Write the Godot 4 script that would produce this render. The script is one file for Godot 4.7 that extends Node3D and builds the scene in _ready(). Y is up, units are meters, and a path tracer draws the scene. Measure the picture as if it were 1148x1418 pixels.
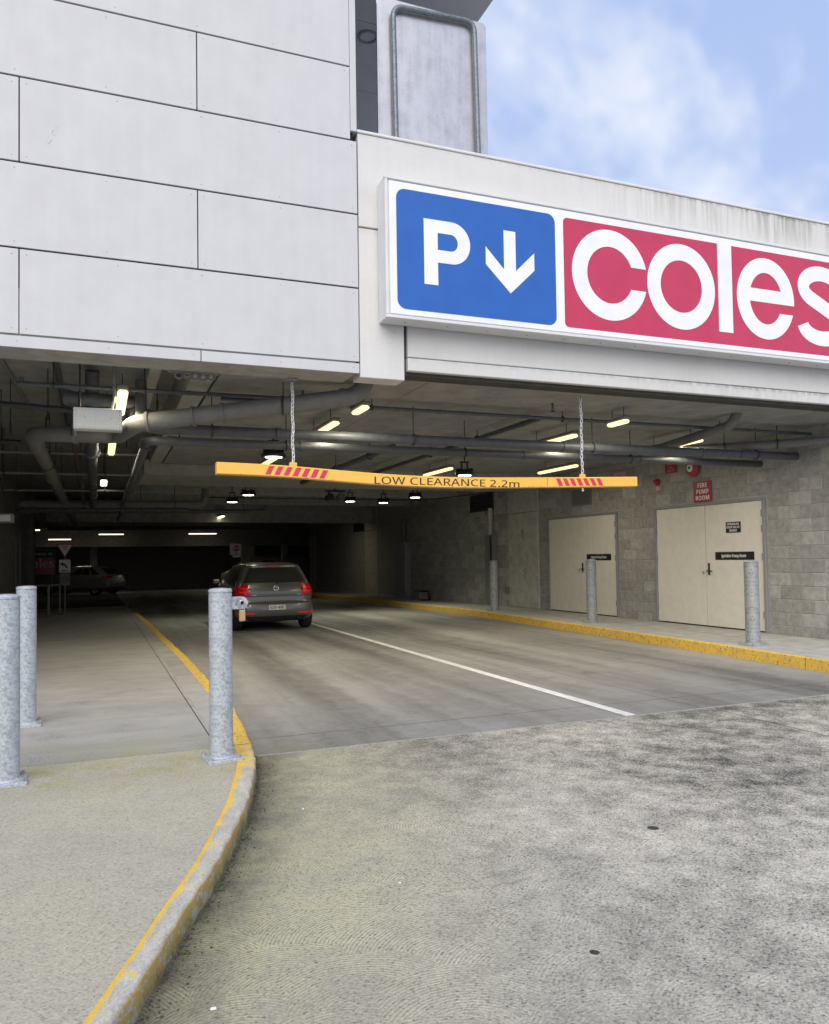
extends Node3D
# Car park entrance under a pale clad building. Units are metres, y is up, -z leads into the garage.
var taken := {}
var M := {}

class MB:
	# collects faces; corners are given counter-clockwise as seen from outside
	var s := SurfaceTool.new()
	var n := 0
	func _init(): s.begin(Mesh.PRIMITIVE_TRIANGLES)
	func uvof(p: Vector3, nn: Vector3) -> Vector2:
		var a = nn.abs()
		if a.y >= a.x and a.y >= a.z: return Vector2(p.x, p.z)
		if a.x >= a.z: return Vector2(p.z, -p.y)
		return Vector2(p.x, -p.y)
	func v(p: Vector3, nn: Vector3, uv = null):
		s.set_normal(nn); s.set_uv(uv if uv != null else uvof(p, nn)); s.add_vertex(p); n += 1
	func tri(a, b, c, na = null, nb = null, nc = null, uvs = null):
		var fn = (b - a).cross(c - a)
		if fn.length_squared() < 1e-16: return
		fn = fn.normalized()
		v(a, na if na != null else fn, uvs[0] if uvs else null)
		v(c, nc if nc != null else fn, uvs[2] if uvs else null)
		v(b, nb if nb != null else fn, uvs[1] if uvs else null)
	func quad(a, b, c, d, uvs = null):
		tri(a, b, c, null, null, null, [uvs[0], uvs[1], uvs[2]] if uvs else null)
		tri(a, c, d, null, null, null, [uvs[0], uvs[2], uvs[3]] if uvs else null)
	func box(c: Vector3, size: Vector3, bev := 0.0, bs := Basis()):
		var h = size / 2
		bev = minf(bev, minf(h.x, minf(h.y, h.z)) * 0.95)
		if bev <= 0.0:
			for ax in 3:
				for sg in [-1.0, 1.0]:
					var u = Vector3(); var w = Vector3(); var d = Vector3()
					d[ax] = h[ax] * sg; u[(ax + 1) % 3] = h[(ax + 1) % 3] * sg; w[(ax + 2) % 3] = h[(ax + 2) % 3]
					quad(c + bs * (d - u - w), c + bs * (d + u - w), c + bs * (d + u + w), c + bs * (d - u + w))
			return
		var i = h - Vector3.ONE * bev
		for ax in 3:
			for sg in [-1.0, 1.0]:
				var u = Vector3(); var w = Vector3(); var d = Vector3()
				d[ax] = h[ax] * sg; u[(ax + 1) % 3] = i[(ax + 1) % 3] * sg; w[(ax + 2) % 3] = i[(ax + 2) % 3]
				quad(c + bs * (d - u - w), c + bs * (d + u - w), c + bs * (d + u + w), c + bs * (d - u + w))
		for ax in 3:      # twelve chamfers along axis ax
			var bx = (ax + 1) % 3; var cx = (ax + 2) % 3
			for s1 in [-1.0, 1.0]:
				for s2 in [-1.0, 1.0]:
					var p = Vector3(); p[bx] = h[bx] * s1; p[cx] = i[cx] * s2
					var q = Vector3(); q[bx] = i[bx] * s1; q[cx] = h[cx] * s2
					var e = Vector3(); e[ax] = i[ax] * s1 * s2
					quad(c + bs * (p - e), c + bs * (p + e) , c + bs * (q + e), c + bs * (q - e)) if false else _q2(c, bs, p, q, e)
		for s1 in [-1.0, 1.0]:
			for s2 in [-1.0, 1.0]:
				for s3 in [-1.0, 1.0]:
					var a = c + bs * Vector3(h.x * s1, i.y * s2, i.z * s3)
					var b = c + bs * Vector3(i.x * s1, h.y * s2, i.z * s3)
					var d = c + bs * Vector3(i.x * s1, i.y * s2, h.z * s3)
					if s1 * s2 * s3 > 0: tri(a, b, d)
					else: tri(a, d, b)
	func _q2(c, bs, p, q, e):
		var a0 = c + bs * (p - e); var a1 = c + bs * (p + e); var b1 = c + bs * (q + e); var b0 = c + bs * (q - e)
		var out = bs * (p + q)
		if (a1 - a0).cross(b1 - a0).dot(out) > 0: quad(a0, a1, b1, b0)
		else: quad(a0, b0, b1, a1)
	func tube(pts: Array, r, k := 12, caps := true, closed := false):
		var m = pts.size()
		var up = Vector3.UP
		var rings = []; var nrm = []
		var last = Vector3()
		for i in m:
			var d: Vector3
			if closed: d = (pts[(i + 1) % m] - pts[(i - 1 + m) % m]).normalized()
			else: d = (pts[mini(i + 1, m - 1)] - pts[maxi(i - 1, 0)]).normalized()
			if i == 0:
				up = Vector3.UP if absf(d.y) < 0.9 else Vector3.RIGHT
			var sx = (up - d * up.dot(d)).normalized()
			up = sx
			var sy = d.cross(sx)
			var rr = r if not (r is Array) else r[i]
			var ring = []; var rn = []
			for j in k:
				var a = TAU * j / k
				var o = sx * cos(a) + sy * sin(a)
				ring.append(pts[i] + o * rr); rn.append(o)
			rings.append(ring); nrm.append(rn)
		for i in (m if closed else m - 1):
			var i2 = (i + 1) % m
			for j in k:
				var j2 = (j + 1) % k
				tri(rings[i][j], rings[i][j2], rings[i2][j2], nrm[i][j], nrm[i][j2], nrm[i2][j2])
				tri(rings[i][j], rings[i2][j2], rings[i2][j], nrm[i][j], nrm[i2][j2], nrm[i2][j])
		if caps and not closed:
			for j in k:
				var j2 = (j + 1) % k
				tri(pts[0], rings[0][j2], rings[0][j]); tri(pts[m - 1], rings[m - 1][j], rings[m - 1][j2])
	func lathe(xf: Transform3D, prof: Array, k := 20):
		# prof: (radius, height) from the bottom up along the outside
		for i in prof.size() - 1:
			var a: Vector2 = prof[i]; var b: Vector2 = prof[i + 1]
			var e = b - a
			if e.length() < 1e-7: continue
			var n2 = Vector2(e.y, -e.x).normalized()
			for j in k:
				var t0 = TAU * j / k; var t1 = TAU * (j + 1) / k
				var c0 = Vector3(cos(t0), 0, -sin(t0)); var c1 = Vector3(cos(t1), 0, -sin(t1))
				var n0 = (xf.basis * (c0 * n2.x + Vector3.UP * n2.y)).normalized(); var n1 = (xf.basis * (c1 * n2.x + Vector3.UP * n2.y)).normalized()
				var p00 = xf * (c0 * a.x + Vector3.UP * a.y); var p10 = xf * (c1 * a.x + Vector3.UP * a.y)
				var p01 = xf * (c0 * b.x + Vector3.UP * b.y); var p11 = xf * (c1 * b.x + Vector3.UP * b.y)
				tri(p00, p10, p11, n0, n1, n1); tri(p00, p11, p01, n0, n1, n0)
	func prism(poly: PackedVector2Array, depth: float, xf := Transform3D()):
		if Geometry2D.is_polygon_clockwise(poly): poly.reverse()
		var idx = Geometry2D.triangulate_polygon(poly)
		for i in range(0, idx.size(), 3):
			var t = [poly[idx[i]], poly[idx[i + 1]], poly[idx[i + 2]]]
			if (t[1] - t[0]).cross(t[2] - t[0]) < 0: t = [t[0], t[2], t[1]]
			tri(xf * Vector3(t[0].x, t[0].y, depth), xf * Vector3(t[1].x, t[1].y, depth), xf * Vector3(t[2].x, t[2].y, depth))
			tri(xf * Vector3(t[0].x, t[0].y, 0), xf * Vector3(t[2].x, t[2].y, 0), xf * Vector3(t[1].x, t[1].y, 0))
		for i in poly.size():
			var a = poly[i]; var b = poly[(i + 1) % poly.size()]
			quad(xf * Vector3(a.x, a.y, 0), xf * Vector3(b.x, b.y, 0), xf * Vector3(b.x, b.y, depth), xf * Vector3(a.x, a.y, depth))
	func strip(outer: Array, inner: Array, depth: float, xf := Transform3D(), ends := true):
		# a flat band between two outlines of equal count, extruded
		for i in outer.size() - 1:
			var o0 = outer[i]; var o1 = outer[i + 1]; var i0 = inner[i]; var i1 = inner[i + 1]
			var q = [o0, i0, i1, o1]
			if (i0 - o0).cross(i1 - o0) < 0: q = [o0, o1, i1, i0]
			quad(xf * Vector3(q[0].x, q[0].y, depth), xf * Vector3(q[1].x, q[1].y, depth), xf * Vector3(q[2].x, q[2].y, depth), xf * Vector3(q[3].x, q[3].y, depth))
			for e in [[o0, o1], [i1, i0]]:
				quad(xf * Vector3(e[0].x, e[0].y, 0), xf * Vector3(e[1].x, e[1].y, 0), xf * Vector3(e[1].x, e[1].y, depth), xf * Vector3(e[0].x, e[0].y, depth))
	func grid(rows: Array, uvs = null, flip := false, wrap := false):
		# rows of points, smooth; outside is to the left of row direction x column direction
		var h = rows.size(); var w = rows[0].size()
		var nn = []
		for i in h:
			var line = []
			for j in w:
				var jl = (j - 1 + w) % w if wrap else maxi(j - 1, 0)
				var jr = (j + 1) % w if wrap else mini(j + 1, w - 1)
				var du = rows[i][jr] - rows[i][jl]
				var dv = rows[mini(i + 1, h - 1)][j] - rows[maxi(i - 1, 0)][j]
				var c = du.cross(dv)
				line.append(c.normalized() * (-1.0 if flip else 1.0) if c.length_squared() > 1e-16 else Vector3.UP)
			nn.append(line)
		for i in h - 1:
			for j in (w if wrap else w - 1):
				var j2 = (j + 1) % w
				var a = rows[i][j]; var b = rows[i][j2]; var c = rows[i + 1][j2]; var d = rows[i + 1][j]
				var ua = [uvs[i][j], uvs[i][j2], uvs[i + 1][j2], uvs[i + 1][j]] if uvs else null
				if flip:
					tri(a, c, b, nn[i][j], nn[i + 1][j2], nn[i][j2], [ua[0], ua[2], ua[1]] if ua else null)
					tri(a, d, c, nn[i][j], nn[i + 1][j], nn[i + 1][j2], [ua[0], ua[3], ua[2]] if ua else null)
				else:
					tri(a, b, c, nn[i][j], nn[i][j2], nn[i + 1][j2], [ua[0], ua[1], ua[2]] if ua else null)
					tri(a, c, d, nn[i][j], nn[i + 1][j2], nn[i + 1][j], [ua[0], ua[2], ua[3]] if ua else null)
	func done() -> ArrayMesh:
		s.index()
		return s.commit()

# ---------- naming ----------
func numbered(called: String) -> String:
	taken[called] = taken.get(called, -1) + 1
	return called if taken[called] == 0 else "%s_%03d" % [called, taken[called]]
func mesh_at(called: String, mesh: Mesh, mat: Material, parent: Node = null, xf := Transform3D()) -> MeshInstance3D:
	var o := MeshInstance3D.new()
	o.mesh = mesh; o.material_override = mat; o.transform = xf
	o.cast_shadow = GeometryInstance3D.SHADOW_CASTING_SETTING_ON
	if parent == null:
		o.name = numbered(called); add_child(o)
	else:
		o.name = called; parent.add_child(o, true)
	return o
func obj(called: String, mb: MB, mat: Material, parent: Node = null, xf := Transform3D()) -> MeshInstance3D:
	return mesh_at(called, mb.done(), mat, parent, xf)
func tag(o: Node, label: String, category := "", group := "", kind := ""):
	if label: o.set_meta("label", label)
	if category: o.set_meta("category", category)
	if group: o.set_meta("group", group)
	if kind: o.set_meta("kind", kind)
	return o
func thing(called: String, label: String, category: String, at := Vector3.ZERO, turn := 0.0, group := "") -> Node3D:
	var o := Node3D.new()
	o.name = numbered(called); add_child(o); o.position = at; o.rotation.y = turn
	tag(o, label, category, group)
	return o
func struct(called: String, mb: MB, mat: Material, label := "") -> MeshInstance3D:
	var o = obj(called, mb, mat)
	tag(o, label, "", "", "structure")
	return o
func dup(src: Node3D, at: Vector3, turn := 0.0, label := "", group := "") -> Node3D:
	var r = src.duplicate()
	r.name = numbered(String(src.name).rstrip("0123456789").rstrip("_")); add_child(r)
	r.position = at; r.rotation.y = turn
	tag(r, label, "", group)
	return r

# ---------- materials ----------
func lin(r: float, g: float, b: float) -> Color: return Color(r, g, b).linear_to_srgb()
func mat(color: Color, rough := 0.8, metal := 0.0, tex: Texture2D = null, scale := 1.0, bump: Texture2D = null, bump_s := 0.5, world := true) -> StandardMaterial3D:
	var m := StandardMaterial3D.new()
	m.albedo_color = color; m.roughness = rough; m.metallic = metal
	if tex or bump:
		m.uv1_triplanar = true; m.uv1_world_triplanar = world; m.uv1_scale = Vector3.ONE * scale
		if tex: m.albedo_texture = tex
		if bump: m.normal_enabled = true; m.normal_texture = bump; m.normal_scale = bump_s
	return m
func glow(color: Color, energy: float) -> StandardMaterial3D:
	var m = mat(lin(0.8, 0.8, 0.8), 0.5)
	m.emission_enabled = true; m.emission = color; m.emission_energy_multiplier = energy
	return m
func noise(kind: int, freq: float, rnd: int, oct := 4, gain := 0.5) -> FastNoiseLite:
	var f := FastNoiseLite.new()
	f.noise_type = kind; f.frequency = freq; f.seed = rnd
	f.fractal_type = FastNoiseLite.FRACTAL_FBM if oct > 1 else FastNoiseLite.FRACTAL_NONE
	f.fractal_octaves = oct; f.fractal_gain = gain
	return f
func field(f: FastNoiseLite, w: int, h: int) -> PackedByteArray:
	var im = f.get_seamless_image(w, h, false, false, 0.12)
	im.convert(Image.FORMAT_L8)
	return im.get_data()
func plain_field(f: FastNoiseLite, w: int, h: int, x0: float, y0: float) -> PackedByteArray:
	f.offset = Vector3(x0, y0, 0)
	var im = f.get_image(w, h, false, false, false)
	im.convert(Image.FORMAT_L8)
	return im.get_data()
func grey_tex(w: int, h: int, parts: Array, lo: float, hi: float) -> ImageTexture:
	# parts: [field, weight]; the sum of weights is 1; maps to lo..hi
	var out := PackedByteArray(); out.resize(w * h)
	var total := PackedFloat32Array(); total.resize(w * h)
	for p in parts:
		var d: PackedByteArray = p[0]; var wt: float = p[1]
		for i in w * h: total[i] += d[i] * wt
	for i in w * h: out[i] = clampi(int(lerpf(lo, hi, total[i] / 255.0) * 255.0), 0, 255)
	var im = Image.create_from_data(w, h, false, Image.FORMAT_L8, out)
	im.convert(Image.FORMAT_RGB8)
	return ImageTexture.create_from_image(im)
func bump_tex(w: int, h: int, parts: Array, strength: float) -> ImageTexture:
	var t = grey_tex(w, h, parts, 0.0, 1.0)
	var im = t.get_image(); im.convert(Image.FORMAT_RGBA8)
	im.bump_map_to_normal_map(strength)
	return ImageTexture.create_from_image(im)
func flat_mat(tex: Texture2D, rough: float, bump: Texture2D = null, bs := 0.5) -> StandardMaterial3D:
	# for meshes that carry their own 0..1 texture coordinates
	var m := StandardMaterial3D.new()
	m.albedo_texture = tex; m.roughness = rough
	if bump: m.normal_enabled = true; m.normal_texture = bump; m.normal_scale = bs
	return m
func text(called: String, words: String, cap: float, mt: Material, parent: Node, xf: Transform3D, fit := 0.0, bold := false, deep := 0.002):
	var t := TextMesh.new()
	var f := SystemFont.new(); f.font_names = PackedStringArray(["Droid Sans"])
	if bold: f.font_weight = 700
	t.font = f; t.text = words; t.font_size = 48; t.pixel_size = cap / (48 * 0.714); t.depth = deep; t.curve_step = 2.0
	var sx := 1.0
	if fit > 0.0:
		var w = t.get_aabb().size.x
		if w > 0: sx = fit / w
	return mesh_at(called, t, mt, parent, xf * Transform3D(Basis.from_scale(Vector3(sx, 1, 1)), Vector3.ZERO))
func ellipse(cx: float, cy: float, rx: float, ry: float, a0: float, a1: float, k: int) -> Array:
	var o = []
	for i in k + 1:
		var a = lerpf(a0, a1, float(i) / k)
		o.append(Vector2(cx + rx * cos(a), cy + ry * sin(a)))
	return o
func round_rect(x0: float, y0: float, x1: float, y1: float, r: float, k := 6, which := [1, 1, 1, 1]) -> PackedVector2Array:
	var o := PackedVector2Array()
	var cs = [[x1, y1, 0.0, -1, -1], [x0, y1, 90.0, 1, -1], [x0, y0, 180.0, 1, 1], [x1, y0, 270.0, -1, 1]]
	for i in 4:
		var c = cs[i]
		if not which[i]:
			o.append(Vector2(c[0], c[1])); continue
		for j in k + 1:
			var a = deg_to_rad(c[2] + 90.0 * j / k)
			o.append(Vector2(c[0] + c[3] * r + r * cos(a), c[1] + c[4] * r + r * sin(a)))
	return o
func bend(a: Vector3, b: Vector3, c: Vector3, r: float, k := 8) -> Array:
	# the rounded corner at b of the path a-b-c
	var d1 = (a - b).normalized(); var d2 = (c - b).normalized()
	var p = b + d1 * r; var q = b + d2 * r
	var o = []
	for i in k + 1:
		var t = float(i) / k
		o.append(p.lerp(b, t).lerp(b.lerp(q, t), t))
	return o
func path(pts: Array, r: float, k := 8) -> Array:
	var o = [pts[0]]
	for i in range(1, pts.size() - 1): o.append_array(bend(pts[i - 1], pts[i], pts[i + 1], r, k))
	o.append(pts[-1])
	return o
const WALL := Basis(Vector3(0, 0, 1), Vector3(0, 1, 0), Vector3(-1, 0, 0))   # local z looks out of the right-hand wall
# ---------- ground textures ----------
const KERB := [[2.0, -2.6], [0.05, -2.45], [0.19, -2.8], [0.31, -3.12], [0.45, -3.44], [0.61, -3.89], [0.75, -4.31], [0.88, -4.83], [0.96, -5.2], [1.01, -5.65], [1.06, -6.3], [1.11, -7.0], [1.12, -8.4], [1.12, -11.0], [1.07, -14.0], [1.03, -18.0], [0.98, -22.0]]
func kerb_x(z: float) -> float:
	# outer (road side) face of the left kerb; it swings left towards the street
	if z > -2.45: return 0.05 - (z + 2.45) * 0.42
	for i in range(1, KERB.size() - 1):
		if z > KERB[i + 1][1]:
			var t = (z - KERB[i][1]) / (KERB[i + 1][1] - KERB[i][1])
			return lerpf(KERB[i][0], KERB[i + 1][0], t)
	return KERB[-1][0]
func level(z: float) -> float:
	# the garage floor falls away gently from 17 m in
	return -0.0125 * maxf(0.0, -z - 17.0)
func grit(nx: int, nz: int, cell: float, px: float, rnd: int) -> PackedByteArray:
	# unstructured grains of about cell metres
	var r := RandomNumberGenerator.new(); r.seed = rnd
	var w = int(nx * px / cell); var h = int(nz * px / cell)
	var d := PackedByteArray(); d.resize(w * h)
	for i in w * h: d[i] = r.randi() & 255
	var im = Image.create_from_data(w, h, false, Image.FORMAT_L8, d)
	im.resize(nx, nz, Image.INTERPOLATE_CUBIC)
	return im.get_data()
func rough_ground(x0: float, z0: float, w: float, d: float, nx: int, nz: int, foot: bool, rnd: int) -> Array:
	# brushed, weathered concrete; row 0 is at z0 (far side), column 0 at x0
	var px = w / nx
	var big = plain_field(noise(FastNoiseLite.TYPE_SIMPLEX_SMOOTH, 0.6 * px, rnd, 6, 0.62), nx, nz, x0 / px, z0 / px)
	var mid = plain_field(noise(FastNoiseLite.TYPE_SIMPLEX_SMOOTH, 3.4 * px, rnd + 1, 5, 0.68), nx, nz, x0 / px, z0 / px)
	var fine = grit(nx, nz, 0.0085, px, rnd + 2)
	var tiny = grit(nx, nz, 0.0042, px, rnd + 3)
	# overlapping brush fans: for every 2 x 2 texels the centre of the fan that lies on top
	var hx = nx / 2; var fcx := PackedFloat32Array(); var fcz := PackedFloat32Array()
	if not foot and x0 < 3.0:
		fcx.resize(hx * (nz / 2)); fcz.resize(hx * (nz / 2))
		for j in nz / 2:
			var z = z0 + j * 2 * px
			for i in hx:
				var x = x0 + i * 2 * px
				if x > 3.2: break
				var row = floori(z / 0.21) + 3
				for tries in 6:
					var sh = 0.27 * (row & 1)
					var col = roundi((x - sh) / 0.54)
					var hsh = ((row * 7919 + col * 104729) & 1023) / 1023.0
					var cx = col * 0.54 + sh + (hsh - 0.5) * 0.22; var cz = row * 0.21 + (fmod(hsh * 7.0, 1.0) - 0.5) * 0.16
					var rr = 0.36 + 0.14 * fmod(hsh * 13.0, 1.0)
					if z < cz + 0.03 and (x - cx) * (x - cx) + (z - cz) * (z - cz) * 1.3 < rr * rr:
						fcx[j * hx + i] = cx; fcz[j * hx + i] = cz
						break
					row -= 1
	var px3 := PackedByteArray(); px3.resize(nx * nz * 3)
	var hgt := PackedByteArray(); hgt.resize(nx * nz)
	var k := 0
	for j in nz:
		var z = z0 + j * px
		var kx = kerb_x(z)
		var near_joint = clampf(1.0 - absf(z + 5.25) / 0.55, 0.0, 1.0)
		for i in nx:
			var x = x0 + i * px
			var b = big[k] / 255.0 - 0.5
			var m = mid[k] / 255.0 - 0.5
			var f = fine[k] / 255.0 - 0.5
			var t = tiny[k] / 255.0 - 0.5
			var pit = 1.0 if f + t * 0.8 < -0.52 + b * 0.35 + m * 0.2 else 0.0
			var a: float
			var moss := 0.0
			var r := 0.0
			if foot:
				a = 0.42 + b * 0.10 + m * 0.08 + f * 0.09 + t * 0.15
				a -= pit * 0.05
				moss = near_joint * clampf(0.35 + m * 2.2 + b * 1.6, 0.0, 1.0) * 1.1
				moss += clampf(0.24 + b * 0.5 + m * 0.15, 0.1, 0.4)
				a *= 1.0 - 0.22 * near_joint * clampf(0.4 + m * 2.0, 0.0, 1.0)
			else:
				# arcs left by the finishing brush, strongest near the kerb
				var arcs = clampf(1.3 - (x - kx - 0.3) * 0.5, 0.0, 1.0)
				if arcs > 0.0 and fcx.size() > 0:
					var q = (j / 2) * hx + i / 2
					var cx = fcx[q]
					if cx != 0.0:
						var ddx = x - cx; var ddz = z - fcz[q]
						r = sin(sqrt(ddx * ddx + ddz * ddz) * 420.0 + m * 7.0 + f * 0.8) * arcs * clampf(0.62 + b * 1.4 + m * 1.4, 0.0, 1.0)
				var right = clampf((x - 0.9) / 2.6, 0.0, 1.0)
				a = 0.41 + b * (0.15 + right * 0.38) + m * (0.15 + right * 0.46) + f * (0.11 + right * 0.15) + t * (0.14 + right * 0.18) + r * 0.10
				a -= pit * 0.09
				a -= right * 0.035 + clampf((-z - 3.6) * 0.05, 0.0, 0.1) * right
				var ck = absf(z + 3.0 - (x - 2.0) * 0.06 + m * 0.10 + f * 0.01)
				if ck < 0.0035 and x > 1.0 and x < 3.4: a *= 0.72
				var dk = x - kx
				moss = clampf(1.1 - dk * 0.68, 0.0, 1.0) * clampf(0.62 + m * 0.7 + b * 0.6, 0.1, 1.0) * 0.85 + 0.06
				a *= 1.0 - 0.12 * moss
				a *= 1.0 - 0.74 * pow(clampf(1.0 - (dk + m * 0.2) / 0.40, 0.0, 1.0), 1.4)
				# a dark damp smear and two small oil spots
				var sp = Vector2(x - 2.63, z + 3.32).length()
				if sp < 0.03 + m * 0.012: a = 0.04
				sp = Vector2((x - 1.62), (z + 2.38)).length()
				if sp < 0.016 + m * 0.014: a = 0.04
			a = clampf(a, 0.035, 0.72)
			var cr = a * lerpf(1.0, 0.95, moss); var cg = a * lerpf(0.945, 0.905, moss); var cb = a * lerpf(0.825, 0.50, moss)
			px3[k * 3] = int(pow(cr, 0.4545) * 255.0); px3[k * 3 + 1] = int(pow(cg, 0.4545) * 255.0); px3[k * 3 + 2] = int(pow(cb, 0.4545) * 255.0)
			hgt[k] = clampi(int((0.5 + f * 0.35 + t * 0.25 + r * 0.2 - pit * 0.2) * 255.0), 0, 255)
			k += 1
	var im = Image.create_from_data(nx, nz, false, Image.FORMAT_RGB8, px3)
	var hm = Image.create_from_data(nx, nz, false, Image.FORMAT_L8, hgt)
	hm.convert(Image.FORMAT_RGBA8); hm.bump_map_to_normal_map(1.6)
	return [ImageTexture.create_from_image(im), ImageTexture.create_from_image(hm)]
func smooth_ground(nx: int, nz: int, w: float, d: float, rnd: int, road: bool) -> ImageTexture:
	# worn garage floor: tyre tracks along z, stains, fine grain
	var px = w / nx; var pz = d / nz
	var big = plain_field(noise(FastNoiseLite.TYPE_SIMPLEX_SMOOTH, 0.35 * px, rnd, 4), nx, nz, 0, 0)
	var mid = plain_field(noise(FastNoiseLite.TYPE_SIMPLEX_SMOOTH, 2.4 * px, rnd + 1, 5, 0.6), nx, nz, 0, 0)
	var fine = plain_field(noise(FastNoiseLite.TYPE_SIMPLEX, 40.0 * px, rnd + 2, 2), nx, nz, 0, 0)
	var long := noise(FastNoiseLite.TYPE_SIMPLEX_SMOOTH, 1.0, rnd + 3, 4, 0.6)
	var px3 := PackedByteArray(); px3.resize(nx * nz * 3)
	var k := 0
	for j in nz:
		for i in nx:
			var x = i * px; var z = j * pz
			var b = big[k] / 255.0 - 0.5; var m = mid[k] / 255.0 - 0.5; var f = fine[k] / 255.0 - 0.5
			var a = 0.285 + b * 0.11 + m * 0.08 + f * 0.04
			if road:
				var st = long.get_noise_2d(x * 1.6 + m * 0.25, z * 0.1)
				a += st * 0.12 - 0.012
				var lane = exp(-pow((x - 1.2) / 0.35, 2.0)) + exp(-pow((x - 2.7) / 0.35, 2.0)) + exp(-pow((x - 4.4) / 0.35, 2.0)) + exp(-pow((x - 5.9) / 0.4, 2.0))
				a -= lane * (0.075 + b * 0.09)
				if m + b * 0.5 + f * 0.25 < -0.36: a *= 0.72
			else:
				var st2 = long.get_noise_2d(x * 0.5, z * 3.0)
				a += st2 * 0.045 + 0.075
				if m + f * 0.4 < -0.27: a *= 0.8
			a = clampf(a, 0.06, 0.6)
			var moss = clampf(1.0 - z / (0.75 + b * 0.9), 0.0, 1.0) * clampf(0.55 + m * 2.0, 0.0, 1.0) * (clampf(1.0 - x / 1.3, 0.0, 1.0) if road else 1.0)
			a *= 1.0 - 0.15 * moss
			px3[k * 3] = int(pow(a * lerpf(1.0, 0.95, moss), 0.4545) * 255.0); px3[k * 3 + 1] = int(pow(a * lerpf(0.985, 0.95, moss), 0.4545) * 255.0); px3[k * 3 + 2] = int(pow(a * lerpf(0.95, 0.58, moss), 0.4545) * 255.0)
			k += 1
	return ImageTexture.create_from_image(Image.create_from_data(nx, nz, false, Image.FORMAT_RGB8, px3))
func kerb_tex(nx: int, ny: int, solid: bool, rnd: int, length: float) -> ImageTexture:
	# across: 0 inner edge .. 0.55 top edge .. 1 foot of the face; painted yellow, peeling to grey
	var n1 := noise(FastNoiseLite.TYPE_SIMPLEX_SMOOTH, 1.0, rnd, 5, 0.62)
	var n2 := noise(FastNoiseLite.TYPE_SIMPLEX, 1.0, rnd + 1, 3)
	var px3 := PackedByteArray(); px3.resize(nx * ny * 3)
	var k := 0
	for j in ny:
		var v = float(j) / ny
		for i in nx:
			var u = float(i) / nx * length
			var a = n1.get_noise_2d(u * 4.0, v * 1.6); var g = n2.get_noise_2d(u * 45.0, v * 11.0); var c = n1.get_noise_2d(u * 12.0 + 40.0, v * 4.0)
			var keep: float
			if solid: keep = 0.75 - clampf((v - 0.8) * 3.0, 0.0, 0.35)
			elif v < 0.56:
				keep = lerpf(0.8, -0.6, smoothstep(0.03, 0.24, v)) + 0.75 * smoothstep(3.3, 2.6, length - u) * 0.0
				keep += smoothstep(length - 1.15, length - 0.55, u) * lerpf(0.75, 0.45, v)
				keep -= smoothstep(0.3, 0.5, v) * 0.1
			else: keep = 0.34 - smoothstep(0.8, 1.0, v) * 0.4
			var paint = keep + a * 1.0 + c * 0.75 > 0.0
			var r = 0.475 + a * 0.13 + g * 0.10; var gg = 0.455 + a * 0.13 + g * 0.10; var b = 0.395 + a * 0.13 + g * 0.09
			if paint:
				r = 0.72 + a * 0.10 + g * 0.06; gg = 0.475 + a * 0.08 + g * 0.05; b = 0.085 + g * 0.03
				if not solid and v > 0.58: r *= 0.62; gg *= 0.68; b *= 1.3
			if not solid and v > 0.56:
				var dirt = clampf((v - 0.72) * 2.6 + a * 0.6 + g * 0.5, 0.0, 0.85)
				r = lerpf(r, 0.10, dirt); gg = lerpf(gg, 0.09, dirt); b = lerpf(b, 0.045, dirt)
			elif solid:
				var chip = c * 0.9 + g * 0.7
				if chip < -0.52: r = 0.10; gg = 0.08; b = 0.03
				var dirt2 = clampf((v - 0.93) * 8.0 + a * 0.3, 0.0, 0.7) if v > 0.6 else 0.0
				r = lerpf(r, 0.16, dirt2); gg = lerpf(gg, 0.12, dirt2); b = lerpf(b, 0.05, dirt2)
			px3[k * 3] = clampi(int(pow(maxf(r, 0.0), 0.4545) * 255.0), 0, 255); px3[k * 3 + 1] = clampi(int(pow(maxf(gg, 0.0), 0.4545) * 255.0), 0, 255); px3[k * 3 + 2] = clampi(int(pow(maxf(b, 0.0), 0.4545) * 255.0), 0, 255)
			k += 1
	return ImageTexture.create_from_image(Image.create_from_data(nx, ny, false, Image.FORMAT_RGB8, px3))
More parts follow.
